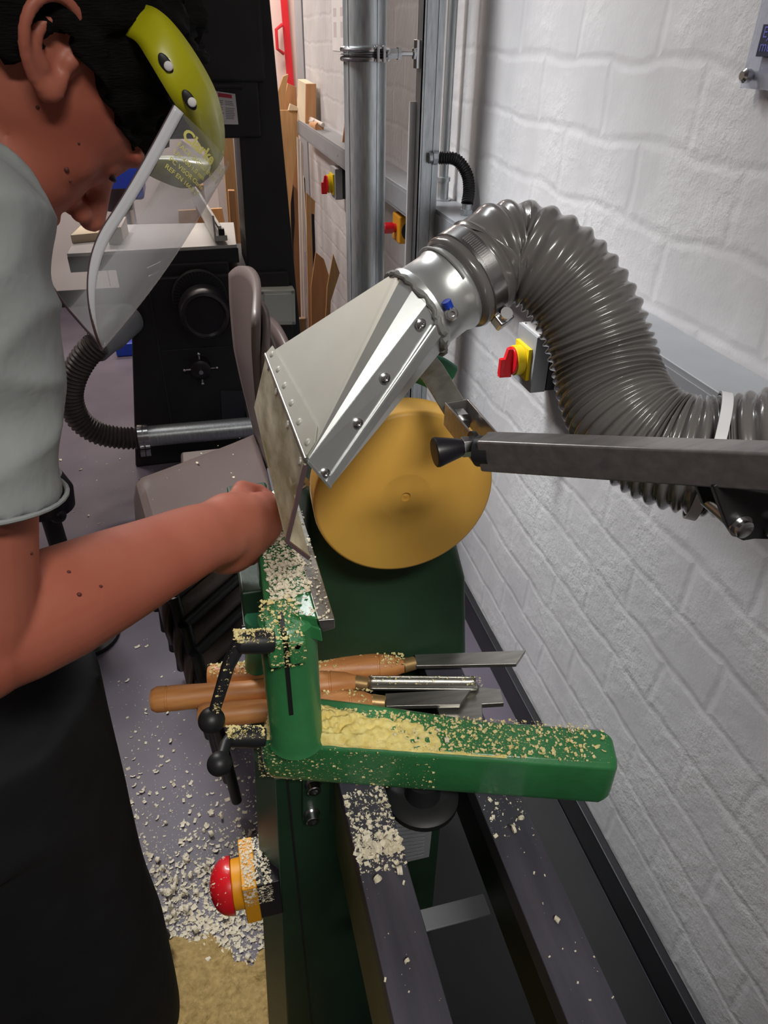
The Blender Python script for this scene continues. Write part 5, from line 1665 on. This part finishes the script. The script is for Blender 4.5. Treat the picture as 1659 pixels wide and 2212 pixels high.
# stop box dust
mb = chips(lambda r: (r.uniform(c.x + .02, tl.x), r.uniform(.526, .602), 0), 0, .003, 1)
ce = at(499, 1912, 'y', .565)
mb = chips(lambda r: (r.uniform(ce.x + .018, ce.x + .056), r.uniform(.530, .600), ce.z + .0462), 800, .0020, 54)
b3 = chips(lambda r: (r.uniform(ce.x + .018, ce.x + .056), .5272, ce.z + .046 - .042 * r.random() ** 1.2), 600, .0016, 55, up=(0, -1, 0)); mb.add(b3.v, b3.f)
b3 = chips(lambda r: (lambda a, b: (ce.x - .001 - (.031 * math.sin(a)), .565 - .038 * math.cos(a) * math.cos(b), ce.z + .038 * math.cos(a) * math.sin(b)))(r.uniform(0, 1.2), r.uniform(.3, 2.4)), 45, .002, 56, up=(0, -.6, .8)); mb.add(b3.v, b3.f)
stuff('sawdust', mb, M['chip'], 'sawdust caked on top of the yellow emergency stop cover')
# floor: heap, dense belt, scattered chips
def heap(u, v):
    x = -.42 + u * .46; y = .35 + v * .62
    edge = min(1, max(0, (x + .05 - 0) / -.0 if False else 1))
    lim = .79 + .10 * noise.noise(Vector((x * 7, 0, 0))) + .03 * noise.noise(Vector((x * 30, y * 30, 1)))
    h = .055 * max(0, min(1, (lim - y) / .30)) ** .8 * min(1, u * 6) ** .7 * min(1, (1 - u) * 9) ** .7 * min(1, v * 6 + .4 * noise.noise(Vector((x * 12, 0, 5))) if v > 0 else 0)
    if h.__class__ is complex or h < 0: h = 0
    h *= (1 + .25 * noise.noise(Vector((x * 14, y * 14, 0)))) 
    h += .006 * noise.noise(Vector((x * 60, y * 60, 3))) * (1 if h > .002 else 0)
    return Vector((x, y, max(-.002, h - .001)))
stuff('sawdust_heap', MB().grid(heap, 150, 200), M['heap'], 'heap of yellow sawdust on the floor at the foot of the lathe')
def fl_(x0, x1, ym, ys):
    def f(r):
        return (r.uniform(x0, x1), ym + r.gauss(0, ys), .0)
    return f
mb = chips(fl_(-.42, .02, .83, .07), 5200, .0048, 61)
b3 = chips(fl_(-.42, .02, .98, .06), 900, .0048, 65); mb.add(b3.v, b3.f)
b3 = chips(fl_(-.40, .02, 1.1, .15), 700, .0046, 62); mb.add(b3.v, b3.f)
b3 = chips(lambda r: (r.uniform(-.55, -.0), r.uniform(1.1, 1.6), 0), 260, .005, 63); mb.add(b3.v, b3.f)
b3 = chips(lambda r: (r.uniform(-1.0, .1), r.uniform(1.5, 3.0), 0), 260, .006, 64); mb.add(b3.v, b3.f)
b3 = curls([(random.uniform(-.38, 0), random.gauss(.92, .09), 0.0) for _ in range(70)], .007, .005, 6); mb.add(b3.v, b3.f)
stuff('floor_shavings', mb, M['chip'], 'pale wood shavings strewn over the purple grey floor', 'shavings')
b3 = chips(lambda r: (lambda k: tuple(FN.lerp(BN, r.random()).lerp(FF.lerp(BF, r.random()), r.random()) + Vector((0, 0, .703))))(0), 34, .0028, 66)
stuff('seat_specks', b3, M['chip'], 'few specks of dust on the top chair seat', 'sawdust')
